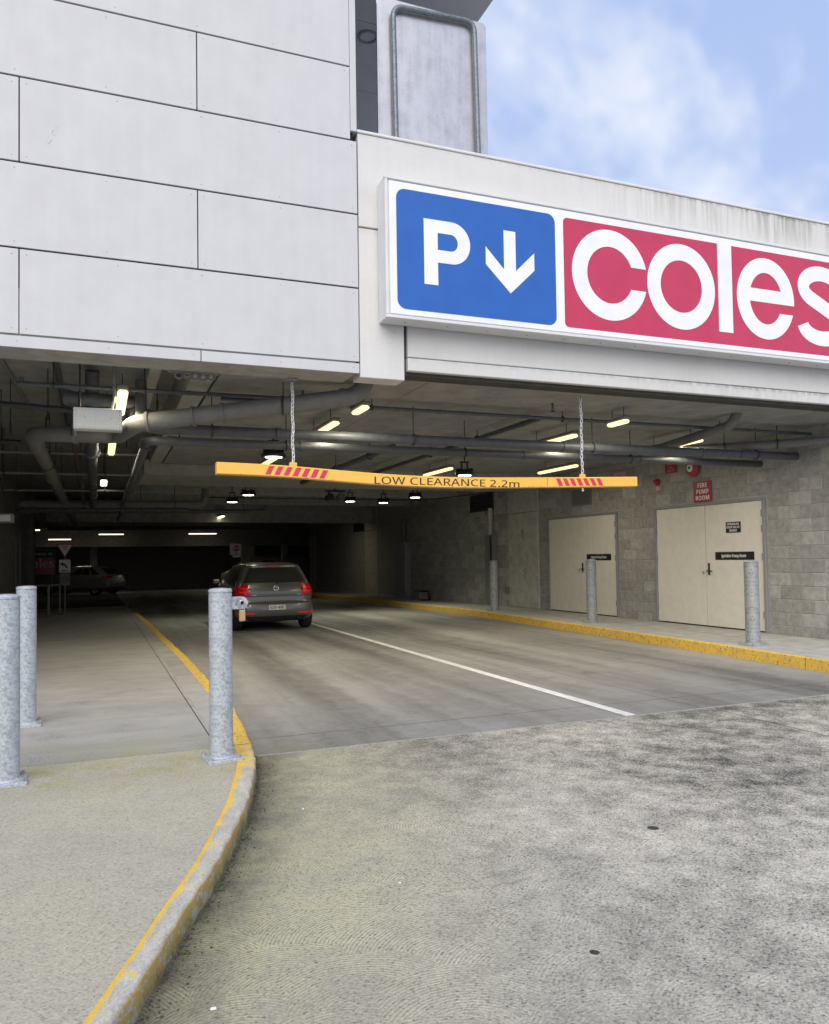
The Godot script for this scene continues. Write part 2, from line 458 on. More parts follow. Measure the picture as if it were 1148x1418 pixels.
func parapet_tex(nx: int, ny: int, w: float, tone: float, mould: float, rnd: int) -> ImageTexture:
	# painted concrete with mould streaks that run down from the top edge; column 0 is the left end
	var n1 := noise(FastNoiseLite.TYPE_SIMPLEX_SMOOTH, 1.0, rnd, 4, 0.55)
	var n2 := noise(FastNoiseLite.TYPE_SIMPLEX, 1.0, rnd + 1, 3)
	var px3 := PackedByteArray(); px3.resize(nx * ny * 3)
	var k := 0
	for j in ny:
		var v = float(j) / ny
		for i in nx:
			var x = float(i) / nx * w
			var wet = smoothstep(1.8, 5.2, x)
			var run = n1.get_noise_2d(x * 3.2, 3.0) * 0.5 + n1.get_noise_2d(x * 14.0, v * 0.8) * 0.6
			var reach = 0.18 + n1.get_noise_2d(x * 2.0, 9.0) * 0.5
			var s = clampf((run + 0.22) * 1.9, 0.0, 1.0) * clampf(1.0 - v / maxf(0.08, reach + 0.35), 0.0, 1.0) * wet * mould
			var g = n2.get_noise_2d(x * 30.0, v * 30.0) * 0.012 + n1.get_noise_2d(x * 1.1, v * 2.0 + 4.0) * 0.03 + n1.get_noise_2d(x * 9.0, v * 0.6) * 0.018
			var top = clampf(1.0 - v / 0.05, 0.0, 1.0) * (0.15 + wet * 0.35) * (0.6 + n2.get_noise_2d(x * 8.0, 1.0))
			var d = clampf(s * 0.58 + top, 0.0, 0.8)
			var a = tone + g
			px3[k * 3] = int(pow(lerpf(a, 0.17, d), 0.4545) * 255.0); px3[k * 3 + 1] = int(pow(lerpf(a * 0.995, 0.18, d), 0.4545) * 255.0); px3[k * 3 + 2] = int(pow(lerpf(a * 0.985, 0.13, d), 0.4545) * 255.0)
			k += 1
	return ImageTexture.create_from_image(Image.create_from_data(nx, ny, false, Image.FORMAT_RGB8, px3))
func sky_tex() -> ImageTexture:
	# pale blue with thin high cloud; linear radiance
	var w := 1024; var h := 512
	var im = Image.create(w, h, false, Image.FORMAT_RGBF)
	var n1 := noise(FastNoiseLite.TYPE_SIMPLEX_SMOOTH, 1.0, 21, 6, 0.56)
	var n2 := noise(FastNoiseLite.TYPE_SIMPLEX_SMOOTH, 1.0, 77, 5, 0.6)
	for j in h:
		var el = PI / 2 - (j + 0.5) / h * PI
		for i in w:
			var az = ((i + 0.5) / w - 0.5) * TAU
			var d = Vector3(sin(az) * cos(el), sin(el), -cos(az) * cos(el))
			var e = maxf(d.y, 0.0)
			var blue = Vector3(0.60, 0.72, 0.96).lerp(Vector3(0.335, 0.465, 0.80), pow(e, 0.55))
			var q = Vector2(d.x, d.z) / (e + 0.28)
			var u = q.x * -0.8569 + q.y * 0.5155; var v2 = -q.x * 0.5155 + q.y * -0.8569
			var wob = n2.get_noise_2d(u * 1.3, v2 * 1.3)
			var c = n1.get_noise_2d(u * 0.8 + wob * 0.35 + SKY_U, v2 * 2.0 + wob * 0.5 + SKY_V) * 0.9 + n2.get_noise_2d(u * 4.0, v2 * 9.0) * 0.34
			var cl = clampf(0.27 + c * 1.25 + n2.get_noise_2d(u * 9.0, v2 * 22.0) * 0.22, 0.0, 1.0)
			cl = lerpf(cl, cl * cl * (3.0 - 2.0 * cl), 0.5)
			var col = blue.lerp(Vector3(0.83, 0.87, 0.96), cl * 0.92)
			if d.y < 0.0: col = Vector3(0.30, 0.30, 0.29)
			im.set_pixel(i, j, Color(col.x, col.y, col.z))
	return ImageTexture.create_from_image(im)
const SKY_U := 14.0
const SKY_V := 1.59

func make_materials():
	var S := FastNoiseLite.TYPE_SIMPLEX_SMOOTH
	var grain_a = field(noise(S, 0.012, 1, 5, 0.6), 512, 512)
	var grain_b = field(noise(FastNoiseLite.TYPE_SIMPLEX, 0.16, 2, 3, 0.6), 512, 512)
	var grain_c = field(noise(FastNoiseLite.TYPE_SIMPLEX, 0.45, 3, 1), 512, 512)
	var cells := noise(FastNoiseLite.TYPE_CELLULAR, 0.07, 4, 1)
	cells.cellular_return_type = FastNoiseLite.RETURN_CELL_VALUE; cells.cellular_jitter = 1.0
	cells.domain_warp_enabled = true; cells.domain_warp_amplitude = 12.0; cells.domain_warp_frequency = 0.05
	var spangle = field(cells, 512, 512)
	var streak_f := noise(S, 0.02, 8, 4, 0.6)
	var conc = grey_tex(512, 512, [[grain_a, 0.6], [grain_b, 0.25], [grain_c, 0.15]], 0.78, 1.12)
	var clean = grey_tex(512, 512, [[grain_a, 0.8], [grain_b, 0.2]], 0.95, 1.03)
	var galv = grey_tex(512, 512, [[spangle, 0.55], [grain_a, 0.25], [grain_b, 0.2]], 0.70, 1.17)
	var block = grey_tex(512, 512, [[grain_a, 0.3], [grain_b, 0.4], [grain_c, 0.3]], 0.55, 1.25)
	var cb = bump_tex(512, 512, [[grain_a, 0.3], [grain_b, 0.5], [grain_c, 0.2]], 5.0)
	var gb = bump_tex(512, 512, [[grain_a, 0.7], [grain_b, 0.3]], 2.0)
	var str1 := PackedByteArray(); str1.resize(512 * 512)
	for j in 512:
		for i in 512: str1[j * 512 + i] = clampi(int((0.5 + streak_f.get_noise_2d(i * 2.2, j * 0.12) * 0.6) * 255.0), 0, 255)
	var steel = grey_tex(512, 512, [[str1, 0.3], [grain_a, 0.45], [grain_b, 0.25]], 0.80, 1.14)
	var clad = grey_tex(512, 512, [[str1, 0.35], [grain_a, 0.65]], 0.955, 1.02)
	M.conc_tex = conc; M.bump = cb
	M.panel = mat(lin(0.575, 0.582, 0.61), 0.55, 0.0, clad, 0.35)
	M.white = mat(lin(0.70, 0.705, 0.72), 0.5, 0.0, clean, 0.5)
	M.joint = mat(lin(0.012, 0.012, 0.014), 0.9)
	M.soffit = mat(lin(0.62, 0.62, 0.67), 0.6, 0.0, clean, 0.5)
	M.conc = mat(lin(0.42, 0.41, 0.385), 0.9, 0.0, conc, 0.6, cb, 0.35)
	M.ceil = mat(lin(0.31, 0.31, 0.30), 0.9, 0.0, conc, 0.35, cb, 0.25)
	M.path = mat(lin(0.46, 0.455, 0.435), 0.9, 0.0, conc, 0.45, cb, 0.3)
	M.floor = mat(lin(0.25, 0.245, 0.235), 0.75, 0.0, conc, 0.3, cb, 0.2)
	M.street = mat(lin(0.40, 0.385, 0.335), 0.9, 0.0, block, 0.5, cb, 0.8)
	M.pier = mat(lin(0.52, 0.51, 0.47), 0.9, 0.0, conc, 0.5, cb, 0.3)
	M.mortar = mat(lin(0.56, 0.55, 0.52), 0.95, 0.0, block, 1.5, cb, 0.6)
	M.block = []
	for t in [0.40, 0.46, 0.53, 0.43]:
		M.block.append(mat(lin(t, t * 0.985, t * 0.945), 0.95, 0.0, block, 1.1, cb, 0.9))
	M.galv = mat(lin(0.49, 0.53, 0.575), 0.45, 0.2, galv, 2.3, gb, 0.15, false)
	M.galv_dull = mat(lin(0.37, 0.39, 0.405), 0.5, 0.2, galv, 1.6, gb, 0.05, false)
	M.steel = mat(lin(0.58, 0.575, 0.605), 0.3, 0.6, steel, 0.5, gb, 0.08)
	M.rail = mat(lin(0.20, 0.235, 0.265), 0.45, 0.4, galv, 1.5, gb, 0.3)
	M.pipe = mat(lin(0.10, 0.11, 0.128), 0.5, 0.1, conc, 1.2)
	M.pvc = mat(lin(0.175, 0.173, 0.168), 0.6, 0.0, conc, 1.0, gb, 0.2)
	M.dark_pipe = mat(lin(0.035, 0.036, 0.042), 0.5)
	M.conduit = mat(lin(0.20, 0.20, 0.20), 0.6)
	M.box = mat(lin(0.56, 0.57, 0.53), 0.5, 0.05, clean, 3.0)
	M.door = mat(lin(0.74, 0.715, 0.65), 0.5, 0.0, clean, 0.7)
	M.frame = mat(lin(0.26, 0.26, 0.285), 0.5)
	M.chrome = mat(lin(0.62, 0.62, 0.62), 0.22, 0.9)
	M.black = mat(lin(0.012, 0.012, 0.014), 0.45)
	M.housing = mat(lin(0.02, 0.02, 0.022), 0.45)
	M.red = mat(lin(0.42, 0.022, 0.045), 0.4)
	M.redsign = mat(lin(0.36, 0.02, 0.05), 0.45, 0.0, clean, 1.0)
	M.pale = mat(lin(0.62, 0.40, 0.38), 0.5)
	M.paint = mat(lin(0.78, 0.78, 0.78), 0.5)
	M.sign_white = mat(lin(0.85, 0.865, 0.89), 0.3, 0.0, clean, 0.3)
	M.sign_blue = mat(lin(0.024, 0.125, 0.47), 0.26, 0.0, clean, 0.4)
	M.sign_red = mat(lin(0.54, 0.043, 0.105), 0.26, 0.0, clean, 0.4)
	M.yellow = mat(lin(0.92, 0.52, 0.095), 0.45, 0.0, clean, 1.3)
	M.stripe = mat(lin(0.62, 0.04, 0.08), 0.4)
	M.brass = mat(lin(0.60, 0.45, 0.22), 0.35, 0.6)
	M.line = mat(lin(0.82, 0.82, 0.81), 0.8, 0.0, conc, 1.5)
	M.tube = glow(Color(1.0, 0.90, 0.64), 1.15)
	M.tube_far = glow(Color(1.0, 0.93, 0.82), 2.2)
	M.led = glow(Color(0.97, 1.0, 0.93), 6.0)
	M.car = mat(lin(0.12, 0.12, 0.113), 0.28, 0.4); M.car.clearcoat_enabled = true; M.car.clearcoat = 0.8; M.car.clearcoat_roughness = 0.06
	M.car_far = mat(lin(0.30, 0.30, 0.29), 0.3, 0.4); M.car_far.clearcoat_enabled = true; M.car_far.clearcoat = 0.8; M.car_far.clearcoat_roughness = 0.08
	M.van = mat(lin(0.52, 0.45, 0.38), 0.4)
	M.glass = mat(lin(0.006, 0.007, 0.007), 0.02); M.glass.clearcoat_enabled = true; M.glass.clearcoat = 1.0
	M.rubber = mat(lin(0.012, 0.012, 0.012), 0.85)
	M.lamp_red = mat(lin(0.40, 0.008, 0.012), 0.15); M.lamp_red.emission_enabled = true; M.lamp_red.emission = Color(1, 0.04, 0.05); M.lamp_red.emission_energy_multiplier = 0.02
	M.lamp_bright = mat(lin(0.7, 0.02, 0.02), 0.2); M.lamp_bright.emission_enabled = true; M.lamp_bright.emission = Color(1, 0.08, 0.07); M.lamp_bright.emission_energy_multiplier = 0.08
	M.plate = mat(lin(0.75, 0.74, 0.66), 0.4)
	M.plastic = mat(lin(0.02, 0.02, 0.021), 0.55)
	M.pale_lip = mat(lin(0.36, 0.355, 0.33), 0.95, 0.0, block, 2.0, cb, 0.8)
	M.joint_floor = mat(lin(0.07, 0.068, 0.062), 0.95, 0.0, conc, 0.5)
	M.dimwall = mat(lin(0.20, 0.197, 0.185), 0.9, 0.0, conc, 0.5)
	M.scuff = mat(lin(0.50, 0.50, 0.53), 0.8)
	M.rusty = mat(lin(0.09, 0.065, 0.06), 0.7, 0.0, conc, 1.5)
	M.dimsign = mat(lin(0.62, 0.62, 0.60), 0.5)
	M.leaf = mat(lin(0.06, 0.16, 0.03), 0.6)
	M.galv_link = mat(lin(0.75, 0.78, 0.84), 0.45, 0.2)
	M.grit = mat(lin(0.07, 0.06, 0.04), 0.95)
# ---------- cars ----------
class Shell:
	# a car body as stacked rounded outlines: rows of [height, half width, rear z, front z, corner radius rear, corner radius front, rear bulge]
	var rows := []
	var k := 1.0
	func at(y: float) -> Array:
		var i = 0
		while i < rows.size() - 2 and rows[i + 1][0] < y: i += 1
		var a = rows[i]; var b = rows[i + 1]
		var t = clampf((y - a[0]) / (b[0] - a[0]), 0.0, 1.0)
		var o = []
		for j in a.size(): o.append(lerpf(a[j], b[j], t))
		return o
	func p(u: float, y: float) -> Vector3:
		# u: 0 middle of the tail .. 1 middle of the nose, sign gives the side
		var r = at(y); var s = signf(u) if u != 0.0 else 1.0; var a = absf(u)
		var w = r[1]; var zr = r[2]; var zf = r[3]; var cr = minf(r[4], w * 0.9); var cf = minf(r[5], w * 0.9); var bulge = r[6]
		var x: float; var z: float
		if a < 0.3:
			x = a / 0.3 * (w - cr); z = zr - bulge * pow(x / maxf(w, 0.01), 2.0)
		elif a < 0.45:
			var t = (a - 0.3) / 0.15 * PI / 2
			x = w - cr + cr * sin(t); z = zr - bulge * pow(minf(x, w - cr * 0.0) / maxf(w, 0.01), 2.0) - cr * (1.0 - cos(t))
		elif a < 0.8:
			var t2 = (a - 0.45) / 0.35
			x = w + 0.012 * sin(t2 * PI); z = lerpf(zr - bulge - cr, zf + cf, t2)
		elif a < 0.92:
			var t3 = (a - 0.8) / 0.12 * PI / 2
			x = w - cf + cf * cos(t3); z = zf + cf - cf * sin(t3)
		else:
			x = (1.0 - (a - 0.92) / 0.08) * (w - cf); z = zf
		return Vector3(x * s, y, z) * k
	func nrm(u: float, y: float) -> Vector3:
		var du = p(u + 0.004, y) - p(u - 0.004, y); var dy = p(u, y + 0.004) - p(u, y - 0.004)
		return dy.cross(du).normalized() * -1.0
	func body(m: MB):
		var us = []
		for i in 97: us.append(-1.0 + 2.0 * i / 96.0)
		var ys = []
		for i in rows.size() - 1:
			for j in 2: ys.append(lerpf(rows[i][0], rows[i + 1][0], j / 2.0))
		ys.append(rows[-1][0])
		var g = []
		for y in ys:
			var line = []
			for u in us: line.append(p(u, y))
			g.append(line)
		m.grid(g)
		var c = Vector3(); var top = g[-1]
		for q in top: c += q
		c /= top.size()
		for i in top.size() - 1: m.tri(c, top[i], top[i + 1])
	func patch(m: MB, ub0: float, ub1: float, ut0: float, ut1: float, y0: float, y1: float, off: float, nu := 10, ny := 6):
		var g = []
		for j in ny + 1:
			var t = float(j) / ny
			var line = []
			for i in nu + 1:
				var s = float(i) / nu
				var u = lerpf(lerpf(ub0, ub1, s), lerpf(ut0, ut1, s), t)
				var y = lerpf(y0, y1, t)
				line.append(p(u, y) + nrm(u, y) * off * k)
			g.append(line)
		m.grid(g)
		# a rim down to the body, so the piece has an edge
		var last = g.size() - 1; var e = g[0].size() - 1
		for i in e:
			var a = lerpf(ub0, ub1, float(i) / e); var b = lerpf(ub0, ub1, float(i + 1) / e)
			m.quad(p(a, y0), p(b, y0), g[0][i + 1], g[0][i])
			a = lerpf(ut0, ut1, float(i) / e); b = lerpf(ut0, ut1, float(i + 1) / e)
			m.quad(g[last][i], g[last][i + 1], p(b, y1), p(a, y1))
		for j in last:
			var ta = float(j) / ny; var tb = float(j + 1) / ny
			m.quad(p(lerpf(ub0, ut0, ta), lerpf(y0, y1, ta)), g[j][0], g[j + 1][0], p(lerpf(ub0, ut0, tb), lerpf(y0, y1, tb)))
			m.quad(g[j][e], p(lerpf(ub1, ut1, ta), lerpf(y0, y1, ta)), p(lerpf(ub1, ut1, tb), lerpf(y0, y1, tb)), g[j + 1][e])
func wheel(root: Node3D, at: Vector3, r: float, w: float, side: float):
	var xf = Transform3D(Basis(Vector3(0, 0, 1), PI / 2), Vector3.ZERO)
	var t = MB.new()
	t.lathe(xf, [Vector2(r * 0.62, -w / 2), Vector2(r * 0.9, -w / 2), Vector2(r * 0.98, -w * 0.4), Vector2(r, -w * 0.25), Vector2(r, w * 0.25), Vector2(r * 0.98, w * 0.4), Vector2(r * 0.9, w / 2), Vector2(r * 0.62, w / 2), Vector2(r * 0.6, 0), Vector2(r * 0.62, -w / 2)], 28)
	var h = Node3D.new(); h.name = "wheel"; root.add_child(h, true); h.position = at
	obj("tyre", t, M.rubber, h)
	var d = MB.new()
	for i in 5:
		var a = TAU * i / 5
		d.box(Vector3(side * w * 0.36, sin(a) * r * 0.33, cos(a) * r * 0.33), Vector3(0.03, r * 0.14, r * 0.6), 0.01, Basis(Vector3.RIGHT, -a))
	d.lathe(Transform3D(Basis(Vector3(0, 0, 1), -PI / 2 * side), Vector3(side * w * 0.3, 0, 0)), [Vector2(r * 0.6, 0), Vector2(r * 0.62, 0.03), Vector2(r * 0.56, 0.03), Vector2(r * 0.55, 0.0), Vector2(0.0, 0.0)], 28)
	d.lathe(Transform3D(Basis(Vector3(0, 0, 1), -PI / 2 * side), Vector3(side * w * 0.3, 0, 0)), [Vector2(r * 0.16, 0), Vector2(r * 0.15, 0.04), Vector2(0, 0.045)], 14)
	obj("rim", d, M.chrome, h)
func hatchback():
	var root = thing("hatchback_car", "dark grey hatchback driving into the garage, seen from behind with red tail lamps", "car", Vector3(3.24, 0.006, -17.02), 0.0)
	var sh = Shell.new(); sh.k = 0.92
	sh.rows = [
		[0.20, 0.72, 1.72, -1.78, 0.30, 0.4, 0.02], [0.25, 0.79, 1.86, -1.90, 0.28, 0.4, 0.03], [0.33, 0.83, 1.935, -1.96, 0.26, 0.4, 0.04],
		[0.46, 0.84, 1.955, -1.98, 0.26, 0.4, 0.045], [0.575, 0.842, 1.94, -1.97, 0.26, 0.4, 0.045], [0.60, 0.842, 1.915, -1.96, 0.26, 0.4, 0.045],
		[0.615, 0.842, 1.86, -1.95, 0.25, 0.4, 0.045], [0.70, 0.842, 1.855, -1.92, 0.24, 0.4, 0.05], [0.735, 0.842, 1.852, -1.90, 0.24, 0.4, 0.05], [0.745, 0.842, 1.86, -1.88, 0.24, 0.4, 0.05],
		[0.82, 0.838, 1.862, -1.74, 0.24, 0.4, 0.05], [0.90, 0.825, 1.845, -1.42, 0.24, 0.35, 0.05], [0.945, 0.808, 1.83, -1.08, 0.24, 0.3, 0.05],
		[1.03, 0.775, 1.79, -0.90, 0.22, 0.25, 0.05], [1.12, 0.735, 1.725, -0.68, 0.20, 0.22, 0.05], [1.25, 0.68, 1.635, -0.42, 0.20, 0.20, 0.045],
		[1.34, 0.635, 1.56, -0.22, 0.2, 0.20, 0.04], [1.385, 0.605, 1.565, -0.10, 0.2, 0.2, 0.04], [1.40, 0.585, 1.55, -0.04, 0.2, 0.2, 0.04],
		[1.425, 0.535, 1.46, 0.06, 0.22, 0.2, 0.04], [1.45, 0.43, 1.30, 0.22, 0.25, 0.2, 0.04], [1.462, 0.24, 1.10, 0.42, 0.2, 0.2, 0.02], [1.466, 0.10, 0.9, 0.60, 0.08, 0.08, 0.0]]
	var b = MB.new(); sh.body(b); var body = obj("body", b, M.car, root)
	var g = MB.new(); sh.patch(g, -0.35, 0.35, -0.335, 0.335, 1.025, 1.345, 0.006, 24, 8); var rw = obj("rear_window", g, M.glass, root)
	g = MB.new(); sh.patch(g, -0.12, 0.12, -0.12, 0.12, 1.352, 1.376, 0.012, 8, 2); obj("brake_light", g, M.lamp_red, root)
	for s in [-1.0, 1.0]:
		g = MB.new()
		if s < 0: sh.patch(g, -0.56, -0.46, -0.54, -0.47, 0.97, 1.32, 0.006)
		else: sh.patch(g, 0.46, 0.56, 0.47, 0.54, 0.97, 1.32, 0.006)
		obj("side_window", g, M.glass, root)
		g = MB.new()
		if s < 0: sh.patch(g, -0.665, -0.57, -0.64, -0.55, 0.97, 1.32, 0.006)
		else: sh.patch(g, 0.57, 0.665, 0.55, 0.64, 0.97, 1.32, 0.006)
		obj("side_window", g, M.glass, root)
		g = MB.new()
		if s < 0: sh.patch(g, -0.445, -0.272, -0.43, -0.292, 0.755, 0.985, 0.012, 14, 8)
		else: sh.patch(g, 0.272, 0.445, 0.292, 0.43, 0.755, 0.985, 0.012, 14, 8)
		var tl = obj("tail_lamp", g, M.lamp_red, root)
		g = MB.new()
		for q in [[0.30, 0.37, 0.895, 0.922], [0.30, 0.37, 0.815, 0.85], [0.30, 0.317, 0.85, 0.895]]:
			if s < 0: sh.patch(g, -q[1], -q[0], -q[1], -q[0], q[2], q[3], 0.016, 6, 2)
			else: sh.patch(g, q[0], q[1], q[0], q[1], q[2], q[3], 0.016, 6, 2)
		obj("light_bar", g, M.lamp_bright, tl)
		g = MB.new()
		if s < 0: sh.patch(g, -0.40, -0.245, -0.40, -0.245, 0.365, 0.395, 0.010, 8, 2)
		else: sh.patch(g, 0.245, 0.40, 0.245, 0.40, 0.365, 0.395, 0.010, 8, 2)
		obj("reflector", g, M.lamp_bright, root)
		g = MB.new(); g.box(Vector3(s * 0.86, 0.93, -0.42), Vector3(0.17, 0.11, 0.09), 0.035); g.box(Vector3(s * 0.77, 0.90, -0.42), Vector3(0.06, 0.03, 0.05))
		obj("door_mirror", g, M.car, root)
		wheel(root, Vector3(s * 0.70, 0.285, 1.17), 0.285, 0.19, s); wheel(root, Vector3(s * 0.70, 0.285, -1.17), 0.285, 0.19, s)
	g = MB.new(); sh.patch(g, -0.33, 0.33, -0.33, 0.33, 0.205, 0.325, 0.008, 16, 3); obj("lower_bumper", g, M.plastic, root)
	g = MB.new(); sh.patch(g, -0.175, 0.175, -0.125, 0.125, 0.455, 0.545, 0.004, 12, 3); obj("plate_recess", g, M.car, root)
	g = MB.new(); g.box(Vector3(0, 0.505, 1.955) * 0.92 + Vector3(0, 0, 0.006), Vector3(0.325, 0.094, 0.008), 0.003); var np = obj("number_plate", g, M.plate, root)
	text("plate_text", "EDV·49D", 0.062, M.black, np, Transform3D(Basis(), Vector3(0, 0.505, 1.955) * 0.92 + Vector3(0, 0, 0.011)), 0.27, true)
	# round badge: ring with a V above a W
	var e = Node3D.new(); e.name = "badge"; root.add_child(e, true); e.position = sh.p(0.0, 0.90) + Vector3(0, 0, 0.012)
	g = MB.new(); var ring = []
	for i in 24: ring.append(Vector3(cos(TAU * i / 24), sin(TAU * i / 24), 0) * 0.05)
	g.tube(ring, 0.008, 6, false, true)
	for q in [[-0.022, 0.042, 0.0, 0.006], [0.022, 0.042, 0.0, 0.006], [-0.044, 0.018, -0.018, -0.040], [-0.018, -0.040, 0.0, -0.006], [0.0, -0.006, 0.018, -0.040], [0.018, -0.040, 0.044, 0.018]]:
		g.tube([Vector3(q[0], q[1], 0), Vector3(q[2], q[3], 0)], 0.007, 6)
	obj("emblem", g, M.chrome, e)
	g = MB.new(); g.lathe(Transform3D(Basis(Vector3.RIGHT, PI / 2), Vector3(0, 0, -0.006)), [Vector2(0.05, 0), Vector2(0, 0.002)], 24); obj("badge_disc", g, M.black, e)
	for q in [[-0.46, 0.085], [0.50, 0.10]]:
		g = MB.new()
		for i in 5: g.box(Vector3(q[0] - 0.036 + i * 0.018, 0.765, 1.845) * 0.92 + Vector3(0, 0, 0.004), Vector3(0.011, 0.022, 0.01), 0.002)
		obj("model_badge", g, M.chrome, root)
	g = MB.new(); g.tube([sh.p(0.0, 1.01) + Vector3(0, 0, 0.03), sh.p(0.05, 1.045) + Vector3(0, 0, 0.03), sh.p(0.22, 1.065) + Vector3(0, 0, 0.03)], 0.011, 8); obj("rear_wiper", g, M.black, root)
	g = MB.new(); g.tube([Vector3(0.0, 1.345, 1.0), Vector3(0, 1.385, 1.02), Vector3(0, 1.46, 1.10)], [0.02, 0.006, 0.003], 8); obj("aerial", g, M.black, root)
	g = MB.new(); g.box(Vector3(0.42, 0.245, 1.70), Vector3(0.06, 0.05, 0.2), 0.02); obj("exhaust", g, M.plastic, root)
func wagon():
	var z = -46.5
	var root = thing("parked_car", "grey high-tailed car standing at the far left, seen from its rear corner", "car", Vector3(-0.9, level(z) + 0.005, z), deg_to_rad(58))
	var sh = Shell.new(); sh.k = 1.06
	sh.rows = [[0.24, 0.75, 2.0, -2.05, 0.3, 0.4, 0.03], [0.34, 0.86, 2.16, -2.2, 0.28, 0.4, 0.05], [0.55, 0.885, 2.19, -2.24, 0.28, 0.45, 0.06], [0.70, 0.89, 2.15, -2.22, 0.28, 0.45, 0.06],
		[0.86, 0.885, 2.10, -2.10, 0.28, 0.45, 0.06], [0.95, 0.87, 2.08, -1.80, 0.28, 0.4, 0.06], [1.02, 0.84, 2.03, -1.15, 0.26, 0.35, 0.06], [1.10, 0.80, 1.92, -0.95, 0.25, 0.3, 0.06], [1.25, 0.73, 1.68, -0.62, 0.22, 0.25, 0.05],
		[1.38, 0.66, 1.40, -0.28, 0.2, 0.22, 0.05], [1.44, 0.61, 1.28, -0.10, 0.2, 0.22, 0.04], [1.48, 0.48, 1.0, 0.1, 0.22, 0.2, 0.03], [1.49, 0.2, 0.7, 0.35, 0.15, 0.1, 0.0]]
	var b = MB.new(); sh.body(b); obj("body", b, M.car_far, root)
	var g = MB.new(); sh.patch(g, -0.33, 0.33, -0.31, 0.31, 1.06, 1.37, 0.006, 16, 6); obj("rear_window", g, M.glass, root)
	for s in [-1.0, 1.0]:
		for q in [[0.46, 0.53, 0.48, 0.52], [0.54, 0.605, 0.53, 0.60], [0.615, 0.69, 0.61, 0.67]]:
			g = MB.new()
			if s < 0: sh.patch(g, -q[1], -q[0], -q[3], -q[2], 1.04, 1.37, 0.006)
			else: sh.patch(g, q[0], q[1], q[2], q[3], 1.04, 1.37, 0.006)
			obj("side_window", g, M.glass, root)
		g = MB.new()
		if s < 0: sh.patch(g, -0.45, -0.25, -0.45, -0.25, 0.86, 0.99, 0.010)
		else: sh.patch(g, 0.25, 0.45, 0.25, 0.45, 0.86, 0.99, 0.010)
		obj("tail_lamp", g, M.redsign, root)
		wheel(root, Vector3(s * 0.80, 0.34, 1.42), 0.34, 0.22, s); wheel(root, Vector3(s * 0.80, 0.34, -1.42), 0.34, 0.22, s)
	g = MB.new(); g.box(Vector3(0, 0.78, 2.27), Vector3(0.36, 0.1, 0.02), 0.004); obj("number_plate", g, M.plate, root)
	g = MB.new(); sh.patch(g, -0.40, 0.40, -0.40, 0.40, 0.26, 0.42, 0.008, 16, 3); obj("lower_bumper", g, M.plastic, root)
	g = MB.new(); g.box(Vector3(0, 1.02, 2.15), Vector3(0.9, 0.025, 0.03), 0.006); obj("chrome_strip", g, M.chrome, root)
func van():
	var z = -47.5
	var root = thing("parked_van", "pale van standing beyond the concrete column, half hidden by the hatchback", "van", Vector3(9.4, level(z) + 0.005, z), deg_to_rad(96))
	var sh = Shell.new()
	sh.rows = [[0.3, 0.85, 2.4, -2.4, 0.12, 0.3, 0.0], [0.45, 0.95, 2.5, -2.55, 0.12, 0.3, 0.0], [1.0, 0.97, 2.5, -2.5, 0.12, 0.35, 0.0], [1.15, 0.97, 2.5, -2.1, 0.12, 0.35, 0.0],
		[1.3, 0.95, 2.48, -1.75, 0.12, 0.3, 0.0], [1.75, 0.90, 2.45, -1.25, 0.12, 0.25, 0.0], [1.92, 0.85, 2.4, -1.0, 0.15, 0.25, 0.0], [1.99, 0.7, 2.2, -0.7, 0.2, 0.2, 0.0], [2.0, 0.3, 1.8, -0.2, 0.1, 0.1, 0.0]]
	var b = MB.new(); sh.body(b); obj("body", b, M.van, root)
	for s in [-1.0, 1.0]:
		var g = MB.new()
		if s < 0: sh.patch(g, -0.76, -0.66, -0.735, -0.66, 1.25, 1.72, 0.006)
		else: sh.patch(g, 0.66, 0.76, 0.66, 0.735, 1.25, 1.72, 0.006)
		obj("side_window", g, M.glass, root)
		wheel(root, Vector3(s * 0.86, 0.33, 1.5), 0.33, 0.22, s); wheel(root, Vector3(s * 0.86, 0.33, -1.6), 0.33, 0.22, s)
	var g2 = MB.new(); sh.patch(g2, 0.90, 1.0, 0.90, 1.0, 1.28, 1.78, 0.006); obj("windscreen", g2, M.glass, root)
	g2 = MB.new(); sh.patch(g2, -1.0, -0.90, -1.0, -0.90, 1.28, 1.78, 0.006); obj("windscreen", g2, M.glass, root)
